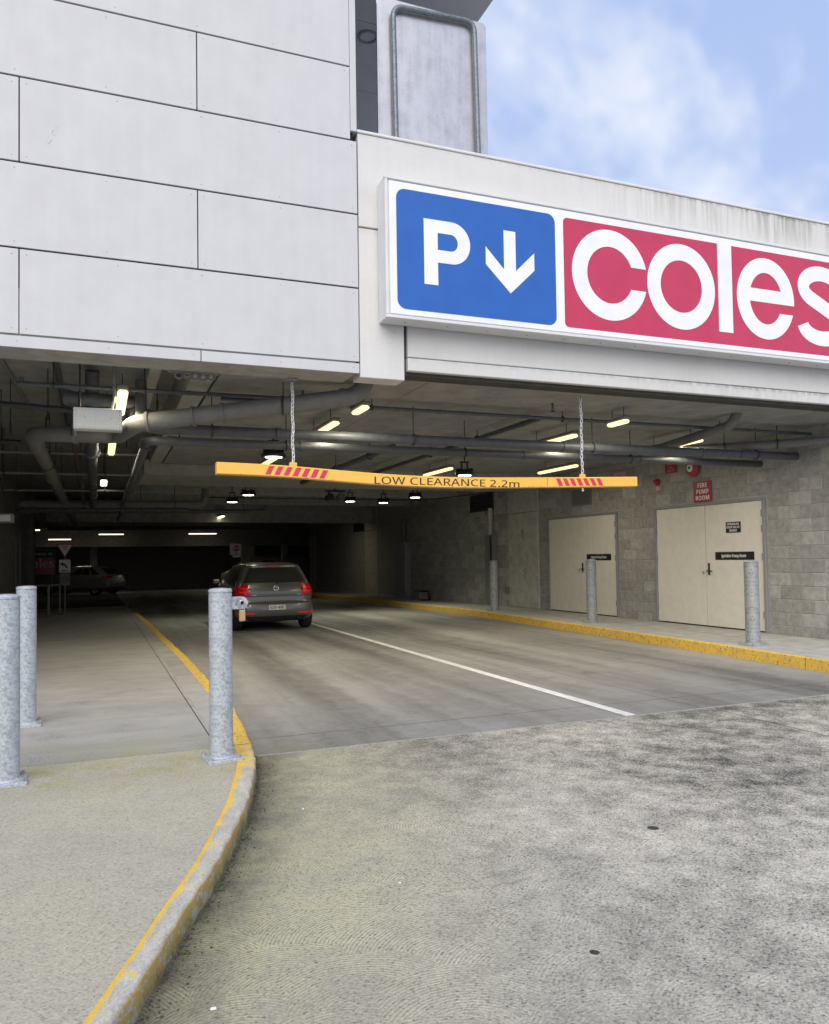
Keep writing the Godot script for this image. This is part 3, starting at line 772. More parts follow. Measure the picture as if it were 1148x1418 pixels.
# ---------- building pieces ----------
func ground_quad(mb: MB, x0, x1, z0, z1, y, ox, oz, w, d):
	# a level rectangle facing up; texture origin ox, oz (far left), size w by d
	var c = [Vector3(x0, y, z1), Vector3(x1, y, z1), Vector3(x1, y, z0), Vector3(x0, y, z0)]
	var uv = []
	for p in c: uv.append(Vector2((p.x - ox) / w, (p.z - oz) / d))
	mb.quad(c[0], c[1], c[2], c[3], uv)
func build_ground():
	var g = MB.new(); g.quad(Vector3(-70, -0.012, 70), Vector3(70, -0.012, 70), Vector3(70, -0.012, -5.7), Vector3(-70, -0.012, -5.7))
	struct("ground", g, M.street, "open concrete yard in front of the building")
	g = MB.new(); g.quad(Vector3(-70, -1.1, -5.7), Vector3(70, -1.1, -5.7), Vector3(70, -1.1, -140), Vector3(-70, -1.1, -140))
	struct("subgrade_ground", g, M.street, "ground below the garage")
	# outside: the driveway in slabs, one sawn joint running towards the street
	var t1 = rough_ground(-0.6, -5.66, 4.5, 4.5, 2048, 2048, false, 31)
	var t2 = rough_ground(3.9, -5.66, 4.5, 4.5, 1536, 1536, false, 31)
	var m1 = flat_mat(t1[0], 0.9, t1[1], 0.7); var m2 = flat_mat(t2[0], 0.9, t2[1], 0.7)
	var apron = tag(Node3D.new(), "weathered concrete driveway in front of the garage mouth", "", "", "structure"); apron.name = "driveway"; add_child(apron)
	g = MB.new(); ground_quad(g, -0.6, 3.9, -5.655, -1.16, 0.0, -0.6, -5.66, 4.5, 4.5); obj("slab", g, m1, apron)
	g = MB.new(); ground_quad(g, 3.9, 5.13, -5.655, -1.16, 0.0, 3.9, -5.66, 4.5, 4.5); obj("slab", g, m2, apron)
	g = MB.new(); ground_quad(g, 5.142, 8.4, -5.655, -1.16, 0.0, 3.9, -5.66, 4.5, 4.5); obj("slab", g, m2, apron)
	g = MB.new(); g.box(Vector3(5.136, -0.012, -3.4), Vector3(0.014, 0.014, 4.5)); obj("sawn_joint", g, M.joint, apron)
	g = MB.new()
	for i in 40: # the pale crumbled lip along the garage slab
		var x = 1.05 + i * 0.17
		g.box(Vector3(x + 0.085, -0.004, -5.66), Vector3(0.17, 0.016, 0.016 + 0.012 * absf(sin(i * 2.3))), 0.004)
	obj("joint_lip", g, M.pale_lip, apron)
	# garage floor in bays
	var rt = smooth_ground(640, 1280, 7.6, 15.2, 51, true)
	var rm = flat_mat(rt, 0.62, M.bump, 0.12)
	var road = tag(Node3D.new(), "concrete garage roadway in bays between the kerbs", "", "", "structure"); road.name = "road"; add_child(road)
	var zs = [-5.665, -6.2, -10.75, -15.4, -17.0, -20.2, -25.0, -30.0, -35.0, -40.0, -46.0, -60.0]
	for i in zs.size() - 1:
		for c in [[0.9, 5.075], [5.083, 8.6]]:
			g = MB.new()
			var z0 = zs[i]; var z1 = zs[i + 1] + 0.008
			var k = [Vector3(c[0], level(z0), z0), Vector3(c[1], level(z0), z0), Vector3(c[1], level(z1), z1), Vector3(c[0], level(z1), z1)]
			var uv = []
			for p in k: uv.append(Vector2((p.x - 0.95) / 7.6, (-5.66 - p.z) / 15.2))
			g.quad(k[0], k[1], k[2], k[3], uv)
			obj("slab", g, rm, road)
	g = MB.new()
	for i in zs.size() - 1: g.quad(Vector3(-30, level(zs[i]) - 0.012, zs[i]), Vector3(30, level(zs[i]) - 0.012, zs[i]), Vector3(30, level(zs[i + 1]) - 0.012, zs[i + 1]), Vector3(-30, level(zs[i + 1]) - 0.012, zs[i + 1]))
	struct("garage_floor", g, M.joint_floor, "concrete floor of the car park")
	g = MB.new()
	for s in [[-5.67, -17.0], [-17.0, -26.0], [-26.0, -40.0]]:
		var a = level(s[0]) + 0.004; var b = level(s[1]) + 0.004
		g.quad(Vector3(4.235, a, s[0]), Vector3(4.345, a, s[0]), Vector3(4.345, b, s[1]), Vector3(4.235, b, s[1]))
	tag(obj("lane_line", g, M.line, null), "white painted line along the middle of the garage roadway", "", "", "structure")
	# left footpath: rough in front of the doorway, worn smooth inside
	var ft = rough_ground(-2.0, -5.62, 3.7, 3.7, 1792, 1792, true, 91)
	var fm = flat_mat(ft[0], 0.92, ft[1], 0.7)
	var fp = tag(Node3D.new(), "raised concrete footpath left of the roadway", "", "", "structure"); fp.name = "footpath"; add_child(fp)
	g = MB.new()
	var n = 40
	for i in n:
		var z0 = lerpf(-1.93, -5.61, float(i) / n); var z1 = lerpf(-1.93, -5.61, float(i + 1) / n)
		var c = [Vector3(-2.0, 0.10, z0), Vector3(kerb_x(z0) - 0.06, 0.10, z0), Vector3(kerb_x(z1) - 0.06, 0.10, z1), Vector3(-2.0, 0.10, z1)]
		var uv = []
		for p in c: uv.append(Vector2((p.x + 2.0) / 3.7, (p.z + 5.62) / 3.7))
		g.quad(c[0], c[1], c[2], c[3], uv)
	obj("slab", g, fm, fp)
	g = MB.new(); g.box(Vector3(-9.0, 0.025, -3.77), Vector3(13.99, 0.15, 3.68))
	for i in 12:
		var z0 = -1.93 + i * 0.26; var z1 = z0 + 0.26
		g.quad(Vector3(-16, 0.10, z1), Vector3(kerb_x(z1) - 0.06, 0.10, z1), Vector3(kerb_x(z0) - 0.06, 0.10, z0), Vector3(-16, 0.10, z0))
	obj("slab", g, M.street, fp)
	var it = smooth_ground(768, 1536, 4.4, 8.8, 71, false)
	var im = flat_mat(it, 0.72, M.bump, 0.12)
	var fz = [-5.625, -10.6, -17.0, -22.0, -27.0]
	for i in fz.size() - 1:
		for side in 2:
			g = MB.new()
			for q in 6:
				var z0 = lerpf(fz[i], fz[i + 1] + 0.008, q / 6.0); var z1 = lerpf(fz[i], fz[i + 1] + 0.008, (q + 1) / 6.0)
				var a0 = kerb_x(z0) - 0.115; var a1 = kerb_x(z1) - 0.115
				var j0 = 0.765 - 0.03 * (-z0 - 5.6) / 10.0; var j1 = 0.765 - 0.03 * (-z1 - 5.6) / 10.0
				var y0 = 0.10 + level(z0); var y1 = 0.10 + level(z1)
				var c = [Vector3(-3.6, y0, z0), Vector3(j0 - 0.004, y0, z0), Vector3(j1 - 0.004, y1, z1), Vector3(-3.6, y1, z1)] if side == 0 else [Vector3(j0 + 0.004, y0, z0), Vector3(a0, y0, z0), Vector3(a1, y1, z1), Vector3(j1 + 0.004, y1, z1)]
				var uv = []
				for p in c: uv.append(Vector2((p.x + 3.6) / 4.4, (-5.6 - p.z) / 8.8))
				g.quad(c[0], c[1], c[2], c[3], uv)
			obj("slab", g, im, fp)
	g = MB.new()
	for i in fz.size() - 1: g.quad(Vector3(-3.6, 0.088 + level(fz[i]), fz[i] + 0.02), Vector3(0.88, 0.088 + level(fz[i]), fz[i] + 0.02), Vector3(0.88, 0.088 + level(fz[i + 1]), fz[i + 1]), Vector3(-3.6, 0.088 + level(fz[i + 1]), fz[i + 1]))
	g.box(Vector3(-1.3, -0.06, -27.01), Vector3(4.6, 0.06, 0.02))
	obj("slab_bed", g, M.joint_floor, fp)
	g = MB.new()
	for i in 16: g.box(Vector3(-1.62 + i * 0.16, 0.094, -5.617), Vector3(0.16, 0.013, 0.012 + 0.008 * absf(sin(i * 1.7))), 0.003)
	obj("joint_lip", g, M.pale_lip, fp)
	# kerbs
	var kb = tag(Node3D.new(), "left kerb with flaking yellow paint, curving towards the street", "", "", "structure"); kb.name = "kerb"; add_child(kb)
	left_kerb(kb, -5.615, 1.2, 90, flat_mat(kerb_tex(1400, 128, false, 12, 8.0), 0.85, M.bump, 0.3))
	left_kerb(kb, -5.625, -22.5, 60, flat_mat(kerb_tex(1400, 64, true, 14, 17.0), 0.7))
	var kr = tag(Node3D.new(), "right kerb painted yellow along its face", "", "", "structure"); kr.name = "kerb_001"; taken["kerb"] = 1; add_child(kr)
	var ym = flat_mat(kerb_tex(1400, 128, true, 44, 6.0), 0.65)
	var cuts = [-4.4, -6.97, -12.0, -18.0, -24.0, -30.0, -38.0]
	for i in cuts.size() - 1: right_kerb(kr, cuts[i] - 0.006, cuts[i + 1], ym)
	var rp = tag(Node3D.new(), "raised concrete footpath along the block wall", "", "", "structure"); rp.name = "footpath_001"; taken["footpath"] = 1; add_child(rp)
	var pz = [-4.4, -9.0, -13.5, -18.0, -22.0, -26.0, -32.0, -38.0]
	for i in pz.size() - 1:
		g = MB.new()
		for q in 4:
			var z0 = lerpf(pz[i], pz[i + 1] + 0.006, q / 4.0); var z1 = lerpf(pz[i], pz[i + 1] + 0.006, (q + 1) / 4.0)
			g.quad(Vector3(right_x(z0) + 0.13, 0.15 + level(z0), z0), Vector3(9.65, 0.15 + level(z0), z0), Vector3(9.65, 0.15 + level(z1), z1), Vector3(right_x(z1) + 0.13, 0.15 + level(z1), z1))
		obj("slab", g, M.path, rp)
	g = MB.new(); g.box(Vector3(8.75, 0.055, -4.41), Vector3(1.8, 0.17, 0.02)); g.box(Vector3(8.9, -0.65, -21.5), Vector3(1.3, 0.96, 33.0)); obj("slab_bed", g, M.joint_floor, rp)
const RIGHT := [[-4.0, 7.70], [-6.72, 7.78], [-8.4, 7.89], [-10.0, 7.96], [-12.6, 8.05], [-15.5, 8.18], [-19.1, 8.22], [-25.5, 8.30], [-40.0, 8.36]]
func right_x(z: float) -> float:
	for i in RIGHT.size() - 1:
		if z >= RIGHT[i + 1][0]: return lerpf(RIGHT[i][1], RIGHT[i + 1][1], clampf((z - RIGHT[i][0]) / (RIGHT[i + 1][0] - RIGHT[i][0]), 0.0, 1.0))
	return RIGHT[-1][1]
func left_kerb(parent, z0: float, z1: float, n: int, m: Material):
	var prof = [[-0.118, 0.101, 0.0], [-0.022, 0.103, 0.48], [-0.008, 0.099, 0.53], [-0.001, 0.09, 0.57], [0.001, 0.05, 0.78], [0.0, -0.02, 1.0]]
	var rows = []; var uvs = []
	for i in n + 1:
		var z = lerpf(z0, z1, float(i) / n)
		var dx = (kerb_x(z + 0.12) - kerb_x(z - 0.12)) / 0.24
		var nv = Vector3(1, 0, -dx).normalized()
		var wob = 0.004 * sin(z * 31.0) + 0.003 * sin(z * 83.0)
		var x = (kerb_x(z + 0.1) + kerb_x(z - 0.1) + kerb_x(z)) / 3.0
		var a = []; var b = []
		for q in prof:
			a.append(Vector3(x, q[1] + level(z), z) + nv * ((q[0] if q[0] > -0.1 else q[0] * lerpf(1.0, 0.72, smoothstep(-4.8, -2.9, z))) + (wob if q[0] > -0.01 else 0.0)))
			b.append(Vector2(1.0 - float(i) / n, q[2]))
		rows.append(a); uvs.append(b)
	var g = MB.new(); g.grid(rows, uvs, z1 > z0)
	obj("kerb_length", g, m, parent)
func right_kerb(parent, z0: float, z1: float, m: Material):
	var rows = []; var uvs = []
	var n = 14
	for i in n + 1:
		var z = lerpf(z0, z1, float(i) / n); var x = right_x(z); var y = level(z)
		rows.append([Vector3(x + 0.135, y + 0.151, z), Vector3(x + 0.03, y + 0.15, z), Vector3(x + 0.012, y + 0.143, z), Vector3(x + 0.006, y + 0.13, z), Vector3(x, y - 0.02, z)])
		var u = float(i) / n
		uvs.append([Vector2(u, 0.45), Vector2(u, 0.55), Vector2(u, 0.58), Vector2(u, 0.62), Vector2(u, 1.0)])
	var g = MB.new()
	# the top towards the wall is bare concrete, the face and nose are painted
	var top = []; var face = []; var fu = []
	for i in n + 1:
		top.append([rows[i][0], rows[i][1]]); face.append(rows[i].slice(1)); fu.append(uvs[i].slice(1))
	g.grid(face, fu, true)
	var o = obj("kerb_length", g, m, parent)
	g = MB.new(); g.grid(top, null, true); obj("kerb_top", g, M.path, o)
func blocks(parent: Node, z0: float, z1: float, y0: float, y1: float, holes: Array, limit: int, rnd: int):
	# 400 x 200 block courses on the face x = 9.6, from z0 (near) to z1 (far); holes are [z near, z far, y bottom, y top]
	var r := RandomNumberGenerator.new(); r.seed = rnd
	var cache := {}; var rest = MB.new(); var count := 0; var had := false
	var list := []
	var row := 0
	for c in 18:
		var b = 0.09 + c * 0.2; var lo = maxf(b + 0.005, y0); var hi = minf(b + 0.195, y1)
		if hi - lo < 0.03: continue
		row += 1
		var spans = [[z0, z1]]
		for h in holes:
			if h[2] < hi - 0.03 and h[3] > lo + 0.03:
				var nx = []
				for s in spans:
					if h[0] >= s[1] and h[1] <= s[0] and not (h[1] >= s[0] or h[0] <= s[1]):
						if s[0] - h[0] > 0.02: nx.append([s[0], h[0]])
						if h[1] - s[1] > 0.02: nx.append([h[1], s[1]])
					else: nx.append(s)
				spans = nx
		for s in spans:
			var z = ceilf((s[0] - (0.2 if c % 2 else 0.0)) / 0.4) * 0.4 + (0.2 if c % 2 else 0.0)
			while z > s[1]:
				var a = minf(z, s[0]) - 0.005; var e = maxf(z - 0.4, s[1]) + 0.005
				if a - e > 0.03: list.append([a, e, lo, hi])
				z -= 0.4
	list.sort_custom(func(p, q): return p[0] > q[0])
	for q in list:
		var w = snappedf(q[0] - q[1], 0.01); var h = snappedf(q[3] - q[2], 0.01)
		var at = Vector3(9.6 + r.randf_range(-0.0015, 0.0015) + 0.02, (q[2] + q[3]) / 2, (q[0] + q[1]) / 2)
		var pick = r.randi() % 4
		var tilt = Basis(Vector3.UP, r.randf_range(-0.004, 0.004))
		if count < limit:
			var key = "%.2f_%.2f" % [w, h]
			if not cache.has(key):
				var g = MB.new(); g.box(Vector3.ZERO, Vector3(0.04, h, w), 0.006); cache[key] = g.done()
			mesh_at("block", cache[key], M.block[pick], parent, Transform3D(tilt, at))
			count += 1
		else:
			rest.box(at, Vector3(0.04, h, w), 0.005, tilt); had = true
	if had: tag(obj("blockwork", rest, M.block[1], parent), "", "", "", "stuff")
func build_right_wall():
	var doors = [[-9.20, -11.86, 0.0, 2.25], [-12.94, -15.58, 0.0, 2.25]]
	var w = thing("block_wall", "grey concrete block wall with two cream double doors, nearest the garage mouth", "wall", Vector3.ZERO, 0.0, "")
	var g = MB.new(); g.box(Vector3(9.75, 1.55, -11.55), Vector3(0.28, 3.4, 8.9)); obj("mortar", g, M.mortar, w)
	blocks(w, -7.1, -15.98, 0.15, 3.2, doors, 300, 3)
	w = thing("block_wall", "grey block wall between the two concrete piers, with two tall service covers", "wall")
	g = MB.new(); g.box(Vector3(9.75, 1.5, -22.42), Vector3(0.28, 3.5, 9.96)); obj("mortar", g, M.mortar, w)
	blocks(w, -17.44, -27.4, 0.02, 3.5, [], 300, 4)
	w = thing("block_wall", "dim block wall beyond the second pier, washed by a lamp at its top", "wall")
	g = MB.new(); g.box(Vector3(9.75, 1.5, -32.6), Vector3(0.28, 3.5, 7.4)); obj("mortar", g, M.mortar, w)
	blocks(w, -28.9, -36.3, -0.15, 3.5, [], 0, 5)
	for q in [[-15.98, -17.44, "pale concrete pier between the double doors and the louvred wall"], [-27.4, -28.9, "concrete pier beyond the tall grey service cover"], [-36.3, -37.5, "farthest concrete pier at the end of the block wall"]]:
		var p = thing("concrete_pier", q[2], "pier", Vector3(9.6, 0, (q[0] + q[1]) / 2))
		var dz = q[0] - q[1]
		g = MB.new(); g.box(Vector3(0.15, 1.3, 0), Vector3(0.34, 2.3, dz - 0.012), 0.012); obj("shaft", g, M.pier, p)
		g = MB.new(); g.box(Vector3(0.15, 3.0, 0), Vector3(0.33, 1.08, dz - 0.012), 0.012); obj("head", g, M.pier, p)
		g = MB.new(); g.box(Vector3(0.15, 0.0, 0), Vector3(0.345, 0.29, dz - 0.012), 0.01); obj("foot", g, M.pier, p)
		if q[0] > -16:
			for s in [[0.0, 1.93], [0.08, 0.97]]:
				g = MB.new()
				var pts = []
				for i in 14: pts.append(Vector3(-0.023, s[1] + 0.12 * (i / 13.0 - 0.5) * 2.0, s[0] + 0.05 * sin(i * 1.1)))
				g.tube(pts, 0.006, 5); obj("scrawl", g, M.black, p)
	double_door("double_door", "nearer cream double door under the red pump room sign", -11.78, -9.29)
	double_door("double_door", "farther cream double door beside the concrete pier", -15.5, -13.02)
	g = MB.new(); g.box(Vector3(15.0, 1.6, -7.34), Vector3(10.2, 3.2, 0.26)); tag(obj("front_wall", g, M.pier), "concrete wall closing the front right of the garage mouth", "wall")
	# wall furniture
	var s = sign_plate("wall_sign", "red wall sign reading FIRE PUMP ROOM above the nearer door", Vector3(9.588, 2.452, -10.57), 0.43, 0.345, M.redsign)
	for i in 3: text("lettering", ["FIRE", "PUMP", "ROOM"][i], 0.074, M.paint, s, Transform3D(WALL, Vector3(-0.006, 0.108 - i * 0.108, 0)), [0.22, 0.29, 0.32][i], true)
	s = sign_plate("wall_sign", "small red notice left of the fire bell", Vector3(9.588, 2.95, -11.35), 0.31, 0.20, M.redsign)
	for i in 3: text("lettering", ["SPRINKLER", "FIRE", "BOOSTER"][i], 0.032, M.pale, s, Transform3D(WALL, Vector3(-0.006, 0.055 - i * 0.055, 0)), [0.24, 0.1, 0.18][i])
	s = sign_plate("wall_sign", "faded pink notice behind the right end of the yellow bar", Vector3(9.588, 2.95, -12.85), 0.40, 0.16, M.pale)
	text("lettering", "FIRE", 0.04, M.redsign, s, Transform3D(WALL, Vector3(-0.006, 0, 0)))
	var b = thing("fire_bell", "round red alarm bell with a pale centre, high on the block wall", "alarm bell", Vector3(9.59, 2.87, -10.72))
	var bx = Transform3D(Basis(Vector3(0, 0, 1), PI / 2), Vector3.ZERO)
	g = MB.new(); g.lathe(bx, [Vector2(0.06, -0.0), Vector2(0.06, 0.05), Vector2(0.145, 0.055), Vector2(0.15, 0.075), Vector2(0.14, 0.10), Vector2(0.11, 0.125), Vector2(0.0, 0.135)], 28); obj("gong", g, M.red, b)
	g = MB.new(); g.lathe(bx, [Vector2(0.068, 0.13), Vector2(0.066, 0.142), Vector2(0.0, 0.145)], 22); obj("centre_disc", g, M.paint, b)
	g = MB.new(); g.lathe(bx, [Vector2(0.022, 0.145), Vector2(0.02, 0.158), Vector2(0.0, 0.16)], 14); obj("bolt", g, M.black, b)
	for q in [[-11.72, "small red alarm lamp under the red notice"], [-12.72, "small red alarm lamp behind the end of the yellow bar"]]:
		var a = thing("alarm_lamp", q[1], "alarm lamp", Vector3(9.6, 2.72 if q[0] > -12 else 2.78, q[0]), 0.0, "red alarm lamps over the doors")
		g = MB.new(); g.lathe(bx, [Vector2(0.06, 0), Vector2(0.06, 0.04), Vector2(0.048, 0.05), Vector2(0.045, 0.085), Vector2(0.02, 0.105), Vector2(0, 0.11)], 18); obj("dome", g, M.red, a)
		g = MB.new(); g.box(Vector3(-0.006, -0.115, 0), Vector3(0.01, 0.08, 0.09)); obj("label_plate", g, M.pale, a)
	louvre("wall_louvre", "grey louvred vent above the farther double door", Vector3(9.585, 2.62, -14.18), 0.74, 0.34, 9, M.conduit)
	louvre("wall_louvre", "large dark louvred vent at the top of the wall behind the third bollard", Vector3(9.575, 2.84, -18.87), 1.34, 0.46, 6, M.dark_pipe)
	louvre("wall_louvre", "dark louvred vent on the distant block wall", Vector3(9.575, 2.70, -29.6), 1.3, 0.5, 6, M.dark_pipe)
	g = MB.new(); g.box(Vector3(9.585, 0.54, -17.52), Vector3(0.03, 0.17, 0.26), 0.006); tag(obj("access_hatch", g, M.conduit), "small grey access plate low on the wall beside the pier", "hatch")
	var c = thing("service_cover", "tall grey metal cover with a pipe turning into the wall at its top", "pipe cover", Vector3(9.45, 0.0, -24.63))
	g = MB.new(); g.box(Vector3(0.06, 0.98, 0), Vector3(0.22, 1.92, 0.95), 0.012); obj("cover", g, M.frame, c)
	g = MB.new(); g.tube(path([Vector3(0.05, 1.9, 0.15), Vector3(0.05, 2.62, 0.15), Vector3(0.2, 2.72, 0.15)], 0.09), 0.075, 12); obj("pipe", g, M.pvc, c)
	c = thing("service_cover", "narrow grey metal cover behind the third bollard with a pipe rising from it", "pipe cover", Vector3(9.5, 0.0, -18.25))
	g = MB.new(); g.box(Vector3(0.03, 1.06, 0), Vector3(0.14, 1.82, 0.48), 0.01); obj("cover", g, M.conduit, c)
	g = MB.new(); g.box(Vector3(-0.043, 1.55, 0.1), Vector3(0.012, 0.72, 0.08)); obj("slot", g, M.black, c)
	g = MB.new(); g.tube([Vector3(0.02, 1.95, 0), Vector3(0.02, 2.66, 0)], 0.06, 12); g.tube([Vector3(0.02, 2.50, 0), Vector3(0.02, 2.56, 0)], 0.07, 12); obj("pipe", g, M.pier, c)
	c = thing("low_box", "small dark box standing on the footpath against the wall", "box", Vector3(9.3, 0.06, -22.6))
	g = MB.new(); g.box(Vector3(0, 0.14, 0), Vector3(0.3, 0.28, 0.55), 0.02); obj("case", g, M.conduit, c)
	g = MB.new(); g.box(Vector3(0.02, 0.30, 0.06), Vector3(0.26, 0.03, 0.62), 0.01); g.box(Vector3(-0.02, 0.03, 0.42), Vector3(0.26, 0.05, 0.3), 0.01); obj("lid", g, M.plastic, c)
func sign_plate(called, label, at: Vector3, w: float, h: float, m: Material) -> Node3D:
	var s = thing(called, label, "sign", at)
	var g = MB.new(); g.box(Vector3.ZERO, Vector3(0.008, h, w), 0.002); obj("plate", g, m, s)
	return s
func louvre(called, label, at: Vector3, w: float, h: float, n: int, m: Material):
	var o = thing(called, label, "vent", at)
	var g = MB.new()
	for s in [-1.0, 1.0]:
		g.box(Vector3(0, s * (h / 2 - 0.015), 0), Vector3(0.03, 0.03, w)); g.box(Vector3(0, 0, s * (w / 2 - 0.015)), Vector3(0.028, h - 0.062, 0.03))
	obj("frame", g, m, o)
	g = MB.new(); g.box(Vector3(0.018, 0, 0), Vector3(0.008, h - 0.02, w - 0.02)); obj("backing", g, M.joint, o)
	g = MB.new(); g.box(Vector3.ZERO, Vector3(0.004, h / n * 0.95, w - 0.064), 0.0, Basis(Vector3(0, 0, 1), 0.7))
	var sl = g.done()
	for i in n: mesh_at("slat", sl, m, o, Transform3D(Basis(), Vector3(0.0, (i + 0.5) / n * (h - 0.05) - (h - 0.05) / 2, 0)))
func double_door(called, label, z0: float, z1: float):
	var d = thing(called, label, "door", Vector3(9.6, 0.15, (z0 + z1) / 2))
	var w = z1 - z0; var h = 2.06
	var g = MB.new()
	for s in [-1.0, 1.0]: g.box(Vector3(-0.008, h / 2 + 0.002, s * (w / 2 + 0.032)), Vector3(0.05, h + 0.0, 0.06), 0.006)
	g.box(Vector3(-0.008, h + 0.026, 0), Vector3(0.05, 0.045, w + 0.126), 0.006); obj("frame", g, M.frame, d)
	for s in [-1.0, 1.0]:
		g = MB.new(); g.box(Vector3(0.004, h / 2 + 0.012, s * (w / 4 + 0.0015)), Vector3(0.03, h - 0.028, w / 2 - 0.011), 0.003)
		var leaf = obj("leaf", g, M.door, d)
		for y in [0.28, 1.18, 1.62, 1.86]:
			g = MB.new(); g.tube([Vector3(-0.022, y - 0.055, s * (w / 2 - 0.006)), Vector3(-0.022, y + 0.055, s * (w / 2 - 0.006))], 0.014, 8); obj("hinge", g, M.frame, leaf)
		if s > 0:
			var at = Vector3(-0.014, 0.94, 0.07)
			g = MB.new(); g.box(at + Vector3(0, 0.04, 0), Vector3(0.012, 0.20, 0.045), 0.004); g.tube([at + Vector3(0, 0.01, 0), at + Vector3(-0.055, 0.01, 0), at + Vector3(-0.058, 0.008, 0.13)], 0.011, 8); obj("handle", g, M.plastic, leaf)
			g = MB.new(); g.box(at + Vector3(-0.01, -0.02, -0.12), Vector3(0.02, 0.05, 0.03), 0.004); obj("latch", g, M.chrome, leaf)
	g = MB.new(); g.box(Vector3(0.012, h / 2, 0), Vector3(0.008, h - 0.01, w)); obj("rebate", g, M.black, d)
	var near = z1 > -10
	var p = MB.new(); p.box(Vector3(-0.016, 1.20, 0.645 if near else 0.655), Vector3(0.006, 0.13, 0.84 if near else 0.85), 0.002)
	var pl = obj("name_plate", p, M.black, d)
	text("lettering", "Sprinkler Pump Room" if near else "Hydrant Pump Room", 0.048, M.paint, pl, Transform3D(WALL, Vector3(-0.0195, 1.20, 0.635 if near else 0.655)), 0.53, true)
	if near:
		p = MB.new(); p.box(Vector3(-0.016, 1.665, 0.64), Vector3(0.006, 0.175, 0.32), 0.002); pl = obj("warning_plate", p, M.black, d)
		for i in 3: text("lettering", ["SPRINKLER", "STOP VALVE", "INSIDE"][i], 0.034, M.paint, pl, Transform3D(WALL, Vector3(-0.0195, 1.716 - i * 0.052, 0.64)), [0.25, 0.28, 0.16][i], true)
func build_facade():
	# pale cladding panels in staggered courses over the left half of the opening
	var f = thing("clad_wall", "pale grey panel-clad upper wall over the left of the garage mouth", "building", Vector3(0, 0, -7.1))
	var g = MB.new(); g.box(Vector3(-4.2, 6.65, -0.23), Vector3(13.0, 6.8, 0.4)); g.box(Vector3(-4.2, 7.1, -3.5), Vector3(12.9, 5.8, 6.1)); obj("backing_wall", g, M.joint, f)
	var y = 3.277
	var scr = MB.new()
	for row in 8:
		var y1 = y + 0.713
		var x = 2.33 if row != 7 else 2.33
		var first = true
		var right = 2.325 if row < 3 else 2.262
		var edges = [right]
		var e = -0.60 if row % 2 == 0 else 0.83
		while e > -10.0: edges.append(e); e -= 2.93
		for i in edges.size() - 1:
			var a = edges[i + 1] + 0.005; var b = edges[i] - (0.005 if i else 0.0)
			g = MB.new(); g.box(Vector3((a + b) / 2, (y + y1) / 2 , -0.011), Vector3(b - a, y1 - y - 0.010, 0.022), 0.0015); obj("panel", g, M.panel, f)
			var k = maxi(1, roundi((b - a) / 0.72))
			for j in k + 1:
				for yy in [y + 0.05, y1 - 0.05]: scr.lathe(Transform3D(Basis(Vector3.RIGHT, PI / 2), Vector3(lerpf(a + 0.05, b - 0.05, float(j) / k), yy, -0.0005)), [Vector2(0.006, 0), Vector2(0.005, 0.002), Vector2(0, 0.0025)], 6)
		y = y1 + 0.006
	for q in [[-10.0, 0.845], [0.857, 2.325]]:
		g = MB.new(); g.box(Vector3((q[0] + q[1]) / 2, 3.217, -0.011), Vector3(q[1] - q[0], 0.095, 0.022), 0.0015); obj("panel", g, M.panel, f)
		for j in int((q[1] - q[0]) / 0.7): scr.lathe(Transform3D(Basis(Vector3.RIGHT, PI / 2), Vector3(q[1] - 0.06 - j * 0.7, 3.22, -0.0005)), [Vector2(0.006, 0), Vector2(0.005, 0.002), Vector2(0, 0.0025)], 6)
	tag(obj("screw_heads", scr, M.galv_dull, f), "", "", "", "stuff")
	g = MB.new(); g.box(Vector3(2.297, 7.55, -0.02), Vector3(0.062, 4.06, 0.05), 0.003); obj("corner_trim", g, M.panel, f)
	g = MB.new()
	var pts = []
	var r := RandomNumberGenerator.new(); r.seed = 6
	for i in 16:
		var t = i / 15.0
		var c = Vector3(-0.395 + t * 0.085 + r.randf_range(-0.02, 0.02), 4.90 + t * 0.16 + r.randf_range(-0.01, 0.01), 0.0006)
		g.box(c, Vector3(r.randf_range(0.002, 0.006), r.randf_range(0.01, 0.035), 0.0008), 0.0, Basis(Vector3(0, 0, 1), -0.5 + r.randf_range(-0.2, 0.2)))
	obj("scuff_mark", g, M.scuff, f)
	# concrete spandrel and parapet over the right half
	var b = thing("concrete_parapet", "white painted concrete beam and parapet carrying the store sign", "building", Vector3(0, 0, -7.1))
	var pm = flat_mat(parapet_tex(1400, 256, 9.0, 0.64, 1.0, 61), 0.7, M.bump, 0.1)
	g = MB.new(); plate_box(g, 2.338, 11.4, 4.60, 5.51, -0.25, 0.0); obj("upper_panel", g, pm, b)
	var pl = flat_mat(parapet_tex(1400, 128, 9.0, 0.66, 0.25, 64), 0.7, M.bump, 0.1)
	g = MB.new(); plate_box(g, 2.338, 2.795, 3.135, 4.592, -0.25, -0.012); obj("end_block", g, pl, b)
	g = MB.new(); plate_box(g, 2.835, 11.4, 3.375, 4.592, -0.25, -0.022); obj("beam_face", g, pl, b)
	g = MB.new(); plate_box(g, 2.83, 11.4, 3.235, 3.362, -0.25, -0.006); obj("beam_edge", g, pl, b)
	g = MB.new(); g.box(Vector3(6.85, 4.2, -0.17), Vector3(9.0, 2.0, 0.2)); g.box(Vector3(7.1, 3.45, -0.2), Vector3(8.6, 0.3, 0.2)); obj("core", g, M.joint_floor, b)
	g = MB.new(); g.box(Vector3(6.85, 5.53, -0.125), Vector3(9.04, 0.03, 0.27), 0.006); obj("coping", g, M.white, b)
	# store sign
	var s = thing("store_sign", "long white light box with a blue parking panel and a red store name panel", "sign", Vector3(0, 0, -6.88))
